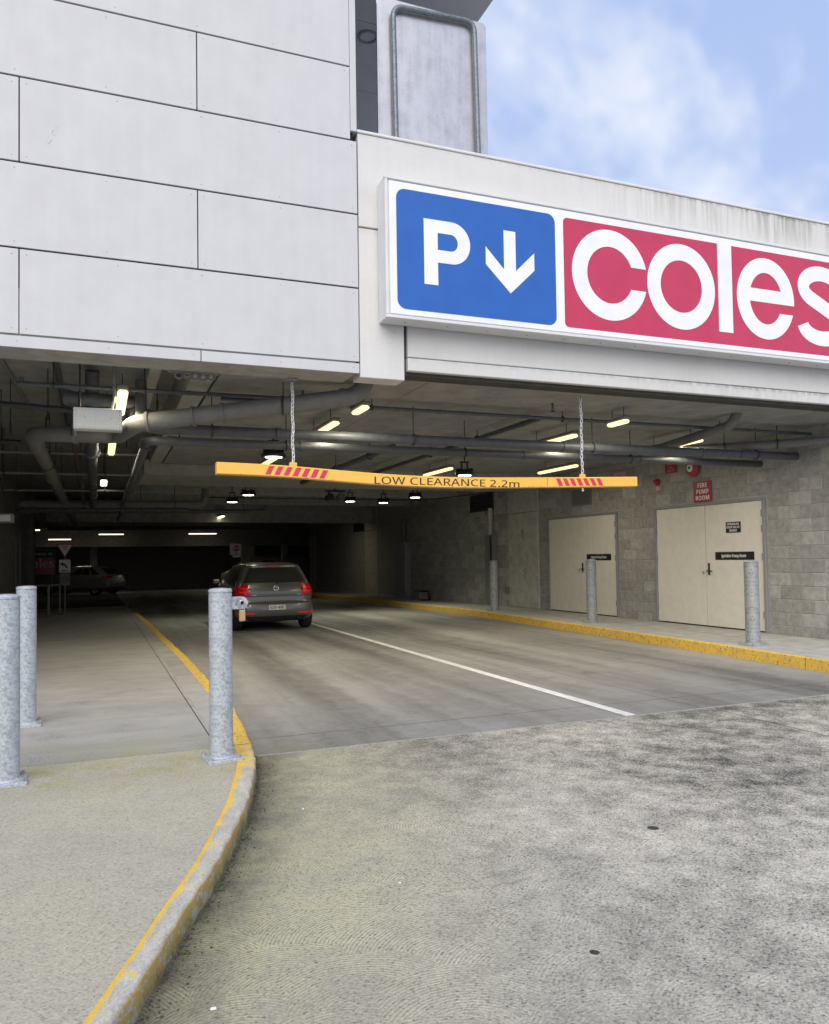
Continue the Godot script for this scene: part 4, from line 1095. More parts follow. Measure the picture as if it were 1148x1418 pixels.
	g = MB.new(); g.box(Vector3(5.67, 4.35, -0.115), Vector3(6.28, 1.36, 0.21), 0.006); obj("cabinet", g, M.white, s)
	g = MB.new(); g.box(Vector3(5.67, 4.35, -0.008), Vector3(6.20, 1.28, 0.022), 0.003); obj("face", g, M.sign_white, s)
	g = MB.new()
	for q in [[5.67, 5.016, 6.30, 0.03], [5.67, 3.684, 6.30, 0.03]]: g.box(Vector3(q[0], q[1], -0.005), Vector3(q[2], q[3], 0.03), 0.004)
	for x in [2.54, 8.80]: g.box(Vector3(x, 4.35, -0.005), Vector3(0.03, 1.30, 0.03), 0.004)
	obj("rim", g, M.white, s)
	for i in 14:
		g = MB.new(); g.lathe(Transform3D(Basis(Vector3.RIGHT, PI), Vector3(2.75 + i * 0.45, 3.669, -0.10)), [Vector2(0.009, 0), Vector2(0.008, 0.004), Vector2(0, 0.005)], 8); obj("bolt", g, M.galv_dull, s)
	var F = func(z): return Transform3D(Basis(), Vector3(0, 0, z))
	g = MB.new(); g.prism(round_rect(2.64, 3.765, 4.395, 4.925, 0.09), 0.0015, F.call(0.004)); var bp = obj("blue_panel", g, M.sign_blue, s)
	g = MB.new(); g.prism(PackedVector2Array([Vector2(2.92, 4.03), Vector2(3.065, 4.03), Vector2(3.065, 4.67), Vector2(2.92, 4.67)]), 0.0015, F.call(0.007))
	var o = [Vector2(3.065, 4.67)]; var n = [Vector2(3.065, 4.545)]
	o.append_array(ellipse(3.215, 4.462, 0.20, 0.208, PI / 2, -PI / 2, 20)); n.append_array(ellipse(3.205, 4.462, 0.075, 0.083, PI / 2, -PI / 2, 20))
	o.append(Vector2(3.065, 4.254)); n.append(Vector2(3.065, 4.379))
	g.strip(o, n, 0.0015, F.call(0.007)); obj("letter", g, M.sign_white, bp)
	g = MB.new(); g.prism(PackedVector2Array([Vector2(3.79, 4.675), Vector2(3.925, 4.675), Vector2(3.925, 4.275), Vector2(4.14, 4.485), Vector2(4.14, 4.305), Vector2(3.86, 4.04), Vector2(3.585, 4.305), Vector2(3.585, 4.485), Vector2(3.79, 4.275)]), 0.0015, F.call(0.007)); obj("arrow", g, M.sign_white, bp)
	# the red panel is split by the tall l, which runs into the white border
	g = MB.new(); g.prism(round_rect(4.495, 3.765, 6.535, 4.915, 0.05, 5, [0, 1, 1, 0]), 0.0015, F.call(0.004))
	g.prism(round_rect(6.745, 3.765, 8.66, 4.915, 0.05, 5, [1, 0, 0, 1]), 0.0015, F.call(0.004))
	g.quad(Vector3(6.535, 3.765, 0.0055), Vector3(6.745, 3.765, 0.0055), Vector3(6.745, 3.905, 0.0055), Vector3(6.535, 3.905, 0.0055)); var rp = obj("red_panel", g, M.sign_red, s)
	# c
	var a0 = asin(0.115 / 0.487); var a1 = TAU - asin(0.128 / 0.487)
	var co = ellipse(5.07, 4.372, 0.48, 0.487, a0, a1, 60); var ci = ellipse(5.07, 4.372, 0.292, 0.305, asin(0.115 / 0.305), TAU - asin(0.128 / 0.305), 60)
	g = MB.new(); g.strip(co, ci, 0.0015, F.call(0.007)); obj("letter", g, M.sign_white, rp)
	g = MB.new(); g.strip(ellipse(6.018, 4.356, 0.468, 0.478, 0, TAU, 64), ellipse(6.014, 4.358, 0.285, 0.292, 0, TAU, 64), 0.0015, F.call(0.007)); obj("letter", g, M.sign_white, rp)
	g = MB.new(); g.prism(PackedVector2Array([Vector2(6.54, 3.905), Vector2(6.74, 3.905), Vector2(6.74, 4.93), Vector2(6.54, 4.93)]), 0.0015, F.call(0.007)); obj("letter", g, M.sign_white, rp)
	# e
	g = MB.new(); g.strip(ellipse(7.245, 4.356, 0.438, 0.478, -0.10, PI + 0.06, 40), ellipse(7.245, 4.365, 0.245, 0.295, 0.345, PI - 0.345, 40), 0.0015, F.call(0.007))
	g.strip(ellipse(7.245, 4.356, 0.438, 0.478, PI + 0.06, TAU - asin(0.156 / 0.478), 40), ellipse(7.245, 4.35, 0.245, 0.295, PI + 0.14, TAU - asin(0.150 / 0.295), 40), 0.0015, F.call(0.007))
	g.prism(PackedVector2Array([Vector2(6.95, 4.465), Vector2(6.815, 4.345), Vector2(6.83, 4.315), Vector2(6.95, 4.312), Vector2(7.681, 4.312), Vector2(7.476, 4.465)]), 0.0008, F.call(0.0065)); obj("letter", g, M.sign_white, rp)
	# s
	var mid = []
	mid.append_array(ellipse(8.13, 4.58, 0.29, 0.175, deg_to_rad(8), deg_to_rad(235), 26))
	mid.append_array(ellipse(8.13, 4.14, 0.315, 0.175, deg_to_rad(58), deg_to_rad(-172), 30))
	var so = []; var si = []
	for i in mid.size():
		var d = (mid[mini(i + 1, mid.size() - 1)] - mid[maxi(i - 1, 0)]).normalized(); var q = Vector2(-d.y, d.x) * 0.09
		so.append(mid[i] + q); si.append(mid[i] - q)
	g = MB.new(); g.strip(so, si, 0.0015, F.call(0.007)); obj("letter", g, M.sign_white, rp)
	# what stands on the parapet and overhangs it
	var sc = thing("metal_screen", "dull galvanised sheet metal screen standing on the parapet", "screen", Vector3(0, 0, -7.31))
	g = MB.new(); g.prism(round_rect(2.62, 5.55, 3.86, 7.09, 0.05), 0.006); obj("sheet", g, M.steel, sc)
	g = MB.new(); g.prism(PackedVector2Array([Vector2(2.62, 5.6), Vector2(2.63, 5.6), Vector2(2.63, 7.0), Vector2(2.62, 7.0)]), 0.02); obj("fold", g, M.steel, sc)
	var rl = thing("hoop_rail", "bent galvanised tube hoop in front of the metal screen", "railing", Vector3(0, 0, -7.262))
	g = MB.new(); g.tube(path([Vector3(2.80, 5.52, 0), Vector3(2.785, 6.99, 0), Vector3(3.70, 7.045, 0), Vector3(3.725, 5.52, 0)], 0.12, 10), 0.028, 14); obj("tube", g, M.rail, rl)
	var ov = thing("roof_overhang", "dark grey panelled soffit of the storey above the parapet", "soffit", Vector3(0, 7.6, 0))
	g = MB.new(); g.box(Vector3(3.15, 0.75, -12.5), Vector3(1.86, 1.46, 10.8)); obj("upper_storey", g, M.panel, ov)
	var zz = -7.12
	while zz > -17.0:
		g = MB.new(); g.box(Vector3(3.2, 0.006, zz - 0.645), Vector3(1.80, 0.024, 1.282), 0.002); obj("panel", g, M.soffit, ov); zz -= 1.29
	g = MB.new(); g.lathe(Transform3D(Basis(Vector3.RIGHT, PI), Vector3(2.99, -0.004, -8.64)), [Vector2(0.125, 0), Vector2(0.125, 0.012), Vector2(0.095, 0.014), Vector2(0.085, -0.03), Vector2(0, -0.03)], 26); obj("downlight", g, M.frame, ov)
	g = MB.new(); g.box(Vector3(7.0, 4.5, -14.5), Vector3(9.6, 0.2, 14.2)); struct("roof_deck", g, M.path, "flat roof behind the parapet")
func plate_box(g: MB, x0: float, x1: float, y0: float, y1: float, zb: float, zf: float):
	# a slab whose front carries 0..1 texture coordinates over nine metres from x = 2.338
	var b = 0.006
	var U = func(p): return Vector2((p.x - 2.338) / 9.0, (y1 - p.y) / maxf(y1 - y0, 0.9))
	var fr = [Vector3(x0 + b, y0 + b, zf), Vector3(x1 - b, y0 + b, zf), Vector3(x1 - b, y1 - b, zf), Vector3(x0 + b, y1 - b, zf)]
	var ed = [Vector3(x0, y0, zf - b), Vector3(x1, y0, zf - b), Vector3(x1, y1, zf - b), Vector3(x0, y1, zf - b)]
	var bk = [Vector3(x0, y0, zb), Vector3(x1, y0, zb), Vector3(x1, y1, zb), Vector3(x0, y1, zb)]
	g.quad(fr[0], fr[1], fr[2], fr[3], [U.call(fr[0]), U.call(fr[1]), U.call(fr[2]), U.call(fr[3])])
	for i in 4:
		var j = (i + 1) % 4
		g.quad(ed[i], ed[j], fr[j], fr[i], [U.call(ed[i]), U.call(ed[j]), U.call(fr[j]), U.call(fr[i])])
		g.quad(bk[i], bk[j], ed[j], ed[i], [U.call(ed[i]), U.call(ed[j]), U.call(ed[j]), U.call(ed[i])])
	g.quad(bk[1], bk[0], bk[3], bk[2])
func build_ceiling():
	# ceilings and downstand beams of the garage
	var c = tag(Node3D.new(), "concrete ceiling of the garage", "", "", "structure"); c.name = "ceiling"; add_child(c)
	var g: MB
	var xs = [1.1, 3.16, 4.98, 6.82, 8.66, 10.2]
	for i in xs.size() - 1:   # precast planks over the roadway
		g = MB.new(); g.box(Vector3((xs[i] + xs[i + 1]) / 2, 3.33, -11.26), Vector3(xs[i + 1] - xs[i] - 0.008, 0.26, 7.8), 0.004); obj("slab", g, M.ceil, c)
		g = MB.new(); g.box(Vector3((xs[i] + xs[i + 1]) / 2, 3.53, -31.0), Vector3(xs[i + 1] - xs[i] - 0.008, 0.26, 27.3), 0.004); obj("slab", g, M.ceil, c)
	g = MB.new(); g.box(Vector3(-1.5, 3.68, -20.6), Vector3(5.19, 0.22, 26.2)); obj("slab", g, M.ceil, c)
	g = MB.new(); g.box(Vector3(5.0, 3.83, -34.2), Vector3(50.0, 0.05, 53.4)); obj("deck", g, M.ceil, c)
	g = MB.new(); g.box(Vector3(-8, 3.7, -45.0), Vector3(60.0, 0.3, 30.0)); obj("slab", g, M.ceil, c)
	for q in [["downstand_beam", "concrete beam behind the cladding over the left of the mouth", Vector3(-3.85, 3.42, -7.33), Vector3(12.3, 0.50, 0.42)],
			["downstand_beam", "concrete rib at the left edge of the roadway ceiling", Vector3(0.97, 3.42, -11.26), Vector3(0.22, 0.44, 7.4)],
			["downstand_beam", "short rib left of the roadway ceiling edge", Vector3(0.55, 3.5, -9.5), Vector3(0.12, 0.3, 3.7)],
			["downstand_beam", "shallow band beam across the roadway, holding two of the round lamps", Vector3(5.2, 3.14, -16.2), Vector3(8.84, 0.28, 2.1)],
			["downstand_beam", "deep beam across the roadway under the third pier", Vector3(4.0, 3.05, -28.0), Vector3(11.1, 0.66, 0.5)],
			["downstand_beam", "deep dark beam across the far end of the roadway", Vector3(3.0, 2.72, -45.2), Vector3(26.0, 1.0, 1.2)]]:
		g = MB.new(); g.box(Vector3.ZERO, q[3], 0.01); var o = obj(q[0], g, M.conc); o.position = q[2]; tag(o, q[1], "beam")
	for i in 2:
		g = MB.new(); g.box(Vector3.ZERO, Vector3(9.0, 0.30, 0.26), 0.01); var o2 = obj("downstand_beam", g, M.conc); o2.position = Vector3(5.2, 3.25, [-20.6, -24.3][i]); tag(o2, ["first narrow beam beyond the band beam", "second narrow beam beyond the band beam"][i], "beam")
	# left side wall with an end pilaster, far walls
	var w = thing("side_wall", "dark concrete side wall left of the footpath", "wall")
	g = MB.new(); g.box(Vector3(-2.35, 1.6, -17.6), Vector3(0.6, 4.1, 19.4)); obj("wall_face", g, M.dimwall, w)
	g = MB.new(); g.box(Vector3(-2.0, 1.6, -27.5), Vector3(0.24, 3.9, 0.9), 0.01); obj("pilaster", g, M.dimwall, w)
	g = MB.new(); g.box(Vector3(-2.04, 1.2, -23.2), Vector3(0.06, 2.1, 0.06)); g.box(Vector3(-2.04, 1.2, -24.4), Vector3(0.06, 2.1, 0.06)); g.box(Vector3(-2.04, 2.25, -23.8), Vector3(0.06, 0.06, 1.26)); obj("door_frame", g, M.conduit, w)
	for q in [["back_wall", "dark wall at the far end of the car park", Vector3(5, 1.4, -58.0), Vector3(60, 5.0, 0.3)], ["back_wall", "dark wall far off on the right of the car park", Vector3(27.0, 1.4, -48.0), Vector3(0.3, 5.0, 24.0)], ["back_wall", "dark wall far off on the left of the car park", Vector3(-22.0, 1.4, -42.0), Vector3(0.3, 5.0, 33.0)], ["back_wall", "wall closing the left bay behind the side wall", Vector3(-12.3, 1.5, -27.6), Vector3(19.4, 4.6, 0.3)], ["back_wall", "wall closing the space behind the block wall", Vector3(18.3, 1.4, -37.4), Vector3(17.4, 5.0, 0.3)]]:
		g = MB.new(); g.box(Vector3.ZERO, q[3]); var o3 = obj(q[0], g, M.dimwall); o3.position = q[2]; tag(o3, q[1], "wall")
	for q in [[-0.23, -46.6, 0.37, "slim pale concrete column at the far left"], [7.9, -44.9, 0.72, "broad concrete column in front of the parked van"], [10.0, -44.9, 0.3, "slim concrete column right of the parked van"]]:
		g = MB.new(); g.box(Vector3(0, 1.35, 0), Vector3(q[2], 2.7 if q[1] > -46 else 4.2, 0.5), 0.02); var o4 = obj("concrete_column", g, M.pier); o4.position = Vector3(q[0], -0.4, q[1]); tag(o4, q[3], "column")
# ---------- fittings ----------
func bollard(at: Vector3, h: float, r: float, turn: float, label: String, m: Material, group: String) -> Node3D:
	var b = thing("bollard", label, "bollard", at, turn, group)
	var g = MB.new(); g.lathe(Transform3D(), [Vector2(r, 0.0), Vector2(r, h - 0.035), Vector2(r - 0.004, h - 0.031), Vector2(r - 0.004, h - 0.028), Vector2(r + 0.002, h - 0.025), Vector2(r + 0.002, h - 0.014), Vector2(r * 0.92, h - 0.004), Vector2(r * 0.5, h + 0.001), Vector2(0, h + 0.002)], 40); obj("post", g, m, b)
	g = MB.new(); g.box(Vector3(0, 0.008, 0), Vector3(r * 3.0, 0.024, r * 3.0), 0.004)
	g.lathe(Transform3D(), [Vector2(r + 0.012, 0.02), Vector2(r + 0.006, 0.028), Vector2(r - 0.002, 0.034)], 30); obj("base_plate", g, m, b)
	for sx in [-1, 1]:
		for sz in [-1, 1]:
			g = MB.new(); g.lathe(Transform3D(Basis(), Vector3(sx * r * 1.22, 0.02, sz * r * 1.22)), [Vector2(0.016, 0), Vector2(0.016, 0.011), Vector2(0.009, 0.012), Vector2(0.009, 0.022), Vector2(0, 0.023)], 6); obj("bolt", g, M.galv_dull, b)
	return b
func build_bollards():
	var b = bollard(Vector3(0.746, 0.10, -5.28), 1.117, 0.0755, 0.12, "galvanised bollard beside the yellow kerb, with a hasp and padlock near its top", M.galv, "galvanised bollards on the left footpath")
	var g = MB.new(); g.box(Vector3(0.1, 1.015, 0.0), Vector3(0.09, 0.085, 0.012), 0.004); g.lathe(Transform3D(Basis(Vector3.RIGHT, PI / 2), Vector3(0.142, 1.015, -0.006)), [Vector2(0.042, 0), Vector2(0.042, 0.012), Vector2(0, 0.012)], 20)
	var hasp = obj("hasp", g, M.galv, b)
	g = MB.new(); g.box(Vector3(0.142, 0.93, 0.014), Vector3(0.042, 0.075, 0.02), 0.006); obj("padlock", g, M.brass, hasp)
	g = MB.new(); g.tube(path([Vector3(0.128, 0.96, 0.014), Vector3(0.128, 1.03, 0.014), Vector3(0.156, 1.03, 0.014), Vector3(0.156, 0.96, 0.014)], 0.013), 0.005, 8); obj("shackle", g, M.chrome, hasp)
	g = MB.new(); g.lathe(Transform3D(Basis(Vector3.RIGHT, PI / 2), Vector3(0.142, 1.018, 0.0065)), [Vector2(0.016, 0), Vector2(0, 0.001)], 14); obj("hole", g, M.joint, hasp)
	bollard(Vector3(-0.513, 0.10, -5.26), 1.117, 0.0765, 0.08, "galvanised bollard nearest the left edge, in front of its twin", M.galv, "galvanised bollards on the left footpath")
	bollard(Vector3(-0.54, 0.10, -7.05), 1.117, 0.0745, 0.03, "galvanised bollard farther back on the left footpath", M.galv, "galvanised bollards on the left footpath")
	bollard(Vector3(8.205, 0.15, -8.17), 1.14, 0.094, 0.0, "dull galvanised bollard in front of the nearer double door", M.galv_dull, "bollards behind the right kerb")
	bollard(Vector3(8.475, 0.15, -12.28), 1.165, 0.094, 0.0, "dull galvanised bollard in front of the farther double door", M.galv_dull, "bollards behind the right kerb")
	bollard(Vector3(8.475, 0.15, -16.13), 1.155, 0.094, 0.0, "dull galvanised bollard in front of the narrow service cover", M.galv_dull, "bollards behind the right kerb")
func build_bar():
	# the bar has bowed in use: its ends stand some centimetres above its middle
	var b = thing("clearance_bar", "yellow height bar reading LOW CLEARANCE 2.2m hung across the garage mouth", "height bar", Vector3(3.415, 2.2, -7.5))
	var line = [[1.03, 2.265], [1.45, 2.258], [1.76, 2.247], [2.217, 2.219], [2.58, 2.199], [3.0, 2.184], [3.4, 2.180], [3.8, 2.185], [4.24, 2.196], [4.7, 2.209], [5.18, 2.222], [5.80, 2.241]]
	var yc = func(x):
		for i in line.size() - 1:
			if x <= line[i + 1][0]: return lerpf(line[i][1], line[i + 1][1], (x - line[i][0]) / (line[i + 1][0] - line[i][0])) - 2.2
		return line[-1][1] - 2.2
	var g = MB.new(); var rings = []
	for i in 41:
		var x = lerpf(1.03, 5.80, i / 40.0); var c = 0.006
		var ring = []
		for q in [[-0.056 + c, 0.055], [0.056 - c, 0.055], [0.056, 0.055 - c], [0.056, -0.055 + c], [0.056 - c, -0.055], [-0.056 + c, -0.055], [-0.056, -0.055 + c], [-0.056, 0.055 - c]]: ring.append(Vector3(x - 3.415, (yc.call(x - 0.1) + yc.call(x) + yc.call(x + 0.1)) / 3.0 + q[0], q[1]) if x > 1.13 and x < 5.7 else Vector3(x - 3.415, yc.call(x) + q[0], q[1]))
		rings.append(ring)
	for i in 40:
		for k in 8:
			var k2 = (k + 1) % 8
			g.quad(rings[i][k], rings[i + 1][k], rings[i + 1][k2], rings[i][k2])
	for k in range(1, 7):
		g.tri(rings[0][0], rings[0][k], rings[0][k + 1]); g.tri(rings[40][0], rings[40][k + 1], rings[40][k])
	obj("beam", g, M.yellow, b)
	for q in [[1.50, 1.0], [4.725, -1.0]]:
		for i in 7:
			g = MB.new(); var x = q[0] + i * 0.0885; var s = 0.021 * q[1]; var l = x - 3.415; var y = yc.call(x + 0.03)
			var dy = (yc.call(x + 0.08) - yc.call(x - 0.02)) * 0.25
			g.prism(PackedVector2Array([Vector2(l - s, y - 0.041 - dy), Vector2(l + 0.052 - s, y - 0.041 + dy), Vector2(l + 0.052 + s, y + 0.041 + dy), Vector2(l + s, y + 0.041 - dy)]), 0.001, Transform3D(Basis(), Vector3(0, 0, 0.0555))); obj("stripe", g, M.stripe, b)
	text("lettering", "LOW CLEARANCE 2.2m", 0.073, M.black, b, Transform3D(Basis(Vector3(0, 0, 1), -0.004), Vector3(-0.005, -0.019, 0.0562)), 1.66)
	g = MB.new(); g.box(Vector3(4.595 - 3.415, 0.008, 0.0555), Vector3(0.004, 0.085, 0.0015)); obj("scratch", g, M.black, b)
	for x in [1.765, 5.088]:
		var y = yc.call(x); var l = x - 3.415
		g = MB.new(); g.box(Vector3(l, y + 0.072, 0), Vector3(0.075, 0.05, 0.03), 0.008); g.tube([Vector3(l, y + 0.076, 0.018), Vector3(l, y + 0.076, -0.018)], 0.012, 10); obj("lug", g, M.yellow, b)
	# chipped paint, mostly along the lower edge
	var rc := RandomNumberGenerator.new(); rc.seed = 23
	g = MB.new()
	for i in 46:
		var x = rc.randf_range(1.2, 5.6) if i % 3 else rc.randf_range(2.9, 4.6); var low = i % 4 != 0
		var y = yc.call(x) + (rc.randf_range(-0.052, -0.044) if low else rc.randf_range(-0.04, 0.045))
		g.box(Vector3(x - 3.415, y, 0.0552), Vector3(rc.randf_range(0.003, 0.016), rc.randf_range(0.002, 0.006), 0.001), 0.0, Basis(Vector3(0, 0, 1), rc.randf_range(-0.5, 0.5)))
	tag(obj("paint_chips", g, M.rusty, b), "", "", "", "stuff")
	var by = yc.call(5.088)
	g = MB.new(); g.tube([Vector3(1.673, by - 0.05, 0), Vector3(1.673, by - 0.085, 0)], 0.012, 8); g.tube([Vector3(1.673, by - 0.085, 0), Vector3(1.673, by - 0.1, 0)], 0.018, 6); obj("bolt", g, M.chrome, b)
	var pts = []
	for i in 20:
		var a = TAU * i / 20
		pts.append(Vector3(cos(a) * 0.0125, sin(a) * 0.0125 + (0.0125 if sin(a) >= 0 else -0.0125), 0))
	g = MB.new(); g.tube(pts, 0.0048, 6, false, true); var link = g.done()
	for q in [[1.765, 2.325, "galvanised chain holding the left end of the yellow bar"], [5.088, 2.30, "galvanised chain holding the right end of the yellow bar"]]:
		var top = 3.165 if q[0] < 3 else 3.22
		var c = thing("chain", q[2], "chain", Vector3(q[0], q[1], -7.5), 0.0, "chains holding the height bar")
		var n = int((top - q[1]) / 0.0405)
		for i in n: mesh_at("link", link, M.galv_link, c, Transform3D(Basis(Vector3.UP, 0.5 + PI / 2 * (i % 2)), Vector3(0.004 * sin(i * 0.9), 0.01 + i * 0.0405, 0)))
		g = MB.new(); g.tube([Vector3(0, n * 0.0405 - 0.02, 0), Vector3(0, top - q[1] + 0.03, 0)], 0.008, 8); g.box(Vector3(0, top - q[1] - 0.008, 0), Vector3(0.10, 0.012, 0.06), 0.003); obj("eye_bolt", g, M.galv_dull, c)
func batten(at: Vector3, length: float, along_x: bool, label: String, width := 0.095, far := false, energy := 1.0):
	# ceiling light: at is the middle of the diffuser's underside
	var b = thing("ceiling_light", label, "ceiling light", at, PI / 2 if along_x else 0.0, "strip lights under the garage ceiling")
	var g = MB.new(); g.box(Vector3(0, 0.066, 0), Vector3(width * 1.05, 0.044, length + 0.02), 0.01); obj("housing", g, M.housing if far else M.conduit, b)
	g = MB.new(); g.box(Vector3(0, 0.022, 0), Vector3(width, 0.044, length), 0.018); obj("diffuser", g, M.tube_far if far else M.tube, b)
	for s in [-1, 1]:
		g = MB.new(); g.tube([Vector3(0, 0.1, s * length * 0.32), Vector3(0, (3.2 if not far else 3.4) - at.y + 0.02, s * length * 0.32)], 0.005, 6); obj("hanger", g, M.dark_pipe, b)
	if energy > 0.0:
		var l := AreaLight3D.new(); l.name = "light"; b.add_child(l); l.position = Vector3(0, -0.012, 0); l.rotation_degrees = Vector3(-90, 0, 0)
		l.area_size = Vector2(width, length); l.light_energy = energy; l.light_color = Color(1.0, 0.945, 0.82); l.shadow_enabled = true
func flood(at: Vector3, label: String, energy: float):
	# round black lamp hung from the ceiling; at is the middle of its lit face
	var b = thing("round_lamp", label, "lamp", at, 0.0, "round black lamps under the garage ceiling")
	var g = MB.new(); g.lathe(Transform3D(), [Vector2(0.0, 0.012), Vector2(0.135, 0.012), Vector2(0.14, 0.0), Vector2(0.17, 0.0), Vector2(0.175, 0.03), Vector2(0.165, 0.055), Vector2(0.12, 0.075), Vector2(0.115, 0.10), Vector2(0, 0.10)], 26); obj("body", g, M.housing, b)
	g = MB.new()
	for i in 12: g.box(Vector3(cos(TAU * i / 12) * 0.125, 0.095, sin(TAU * i / 12) * 0.125), Vector3(0.05, 0.05, 0.006), 0.0, Basis(Vector3.UP, -TAU * i / 12))
	obj("fins", g, M.housing, b)
	g = MB.new()
	for s in [-1, 1]: g.box(Vector3(s * 0.055, 0.165, 0), Vector3(0.018, 0.14, 0.03))
	g.box(Vector3(0, 0.235, 0), Vector3(0.16, 0.02, 0.07)); g.tube([Vector3(0, 0.24, 0), Vector3(0, 3.35 - at.y, 0)], 0.012, 8); obj("bracket", g, M.housing, b)
	g = MB.new()
	for i in 7:
		var p = Vector3.ZERO if i == 6 else Vector3(cos(TAU * i / 6) * 0.085, 0, sin(TAU * i / 6) * 0.085)
		g.lathe(Transform3D(Basis(Vector3.RIGHT, PI), p + Vector3(0, 0.012, 0)), [Vector2(0.036, 0), Vector2(0.034, 0.018), Vector2(0.0, 0.022)], 12)
	obj("lens", g, M.led, b)
	var l := SpotLight3D.new(); l.name = "light"; b.add_child(l); l.position = Vector3(0, -0.03, 0); l.rotation_degrees = Vector3(-90, 0, 0)
	l.spot_angle = 62.0; l.spot_attenuation = 1.0; l.spot_range = 30.0; l.light_size = 0.12; l.light_energy = energy; l.light_color = Color(0.98, 0.96, 0.84); l.shadow_enabled = true
func build_lights():
	for q in [[Vector3(2.67, 3.0, -8.14), 0.38, "short strip light beside the end of the fat grey pipe"], [Vector3(2.61, 2.98, -9.5), 1.25, "strip light over the left lane, right of the left chain"],
			[Vector3(5.98, 3.0, -8.02), 0.36, "short strip light right of the right chain"], [Vector3(5.94, 2.98, -9.5), 1.22, "strip light left of the right chain, cut off by the dark pipes"],
			[Vector3(7.95, 2.98, -9.38), 1.25, "strip light in front of the red fire bell"], [Vector3(7.97, 2.98, -12.56), 1.3, "strip light just above the right end of the yellow bar"],
			[Vector3(5.94, 2.98, -13.5), 1.25, "strip light behind the word CLEARANCE, beside a round lamp"], [Vector3(0.22, 2.98, -8.42), 1.2, "strip light behind the grey junction box, nearest of the left bay"],
			[Vector3(0.18, 2.98, -11.86), 1.2, "strip light below the grey junction box"], [Vector3(2.6, 2.98, -12.9), 1.25, "strip light behind the left end of the yellow bar"]]:
		batten(q[0], q[1], false, q[2], 0.095, false, LAMP)
	for q in [[Vector3(7.57, 2.87, -28.9), 1.2, false, "distant strip light near the block wall"], [Vector3(0.1, 2.9, -16.2), 0.9, false, "small distant strip light in the left bay"], [Vector3(3.9, 2.86, -27.4), 1.2, false, "distant strip light over the middle of the roadway"],
			[Vector3(0.2, 2.86, -22.0), 0.9, false, "small distant lamp low in the left bay"],
			[Vector3(0.62, 2.80, -43.2), 1.2, true, "strip light on the far beam, left of centre"], [Vector3(5.2, 2.82, -43.2), 1.45, true, "strip light on the far beam, right of centre"], [Vector3(-1.8, 2.55, -43.2), 1.05, true, "lowest strip light on the far beam, above the give way sign"], [Vector3(-2.8, 2.9, -40.0), 0.6, true, "faint strip light at the corner of the side wall"]]:
		batten(q[0], q[1], q[2], q[3], 0.12, true, (0.35 if "block wall" in q[3] else 0.045) * LAMP)
	batten(Vector3(-0.8, 2.75, -49.6), 1.3, true, "strip light behind the far beam, over the parked grey car", 0.12, true, 1.0)
	batten(Vector3(6.5, 2.75, -49.6), 1.3, true, "strip light behind the far beam, beside the parked van", 0.12, true, 1.0)
	for q in [[Vector3(6.0, 2.83, -12.45), "round lamp hung right above the yellow bar"], [Vector3(7.08, 2.84, -17.45), "round lamp under the C of CLEARANCE"], [Vector3(6.93, 2.84, -19.3), "round lamp third from the right, below the bar"],
			[Vector3(5.96, 2.85, -19.1), "round lamp fourth from the right, below the bar"], [Vector3(3.10, 2.84, -17.5), "upper of the two round lamps under the left of the bar"], [Vector3(3.09, 2.84, -19.7), "lower of the two round lamps under the left of the bar"], [Vector3(2.33, 2.86, -11.1), "round lamp hidden behind the left of the yellow bar"]]:
		flood(q[0], q[1], FLOOD)
const LAMP := 1.35
const FLOOD := 2.4
func pipe_run(called, label, pts: Array, r: float, m: Material, bendr := 0.0, collars := [], hangers := [], top := 3.22) -> Node3D:
	var o = thing(called, label, "pipe")
	var g = MB.new(); g.tube(path(pts, bendr) if bendr > 0 else pts, r, 16); obj("tube", g, m, o)
	for c in collars:   # [segment, 0..1, width]
		var a: Vector3 = pts[c[0]]; var b: Vector3 = pts[c[0] + 1]; var p = a.lerp(b, c[1]); var d = (b - a).normalized()
		g = MB.new(); g.tube([p - d * c[2] / 2, p + d * c[2] / 2], r * 1.16, 16); obj("coupling", g, m, o)
	for h in hangers:
		var p2 = (pts[h[0]] as Vector3).lerp(pts[h[0] + 1], h[1])
		g = MB.new(); g.tube([p2 + Vector3(0, r, 0), Vector3(p2.x, top, p2.z)], 0.006, 6)
		var ring = []
		var d2 = ((pts[h[0] + 1] as Vector3) - pts[h[0]]).normalized(); var sx = Vector3.UP.cross(d2).normalized()
		for i in 16: ring.append(p2 + (sx * cos(TAU * i / 16) + Vector3.UP * sin(TAU * i / 16)) * (r + 0.006))
		g.tube(ring, 0.012, 6, false, true); obj("hanger", g, M.dark_pipe, o)
	return o
func flange(o: Node3D, p: Vector3, d: Vector3, r: float, m: Material):
	var g = MB.new(); d = d.normalized()
	g.tube([p - d * 0.03, p - d * 0.004], r * 1.45, 18); g.tube([p + d * 0.004, p + d * 0.03], r * 1.45, 18)
	var sx = d.cross(Vector3.UP).normalized() if absf(d.y) < 0.9 else Vector3.RIGHT; var sy = d.cross(sx)
	for i in 8:
		var q = p + (sx * cos(TAU * i / 8) + sy * sin(TAU * i / 8)) * r * 1.27
		g.tube([q - d * 0.05, q + d * 0.05], 0.011, 6)
	obj("flange", g, m, o)
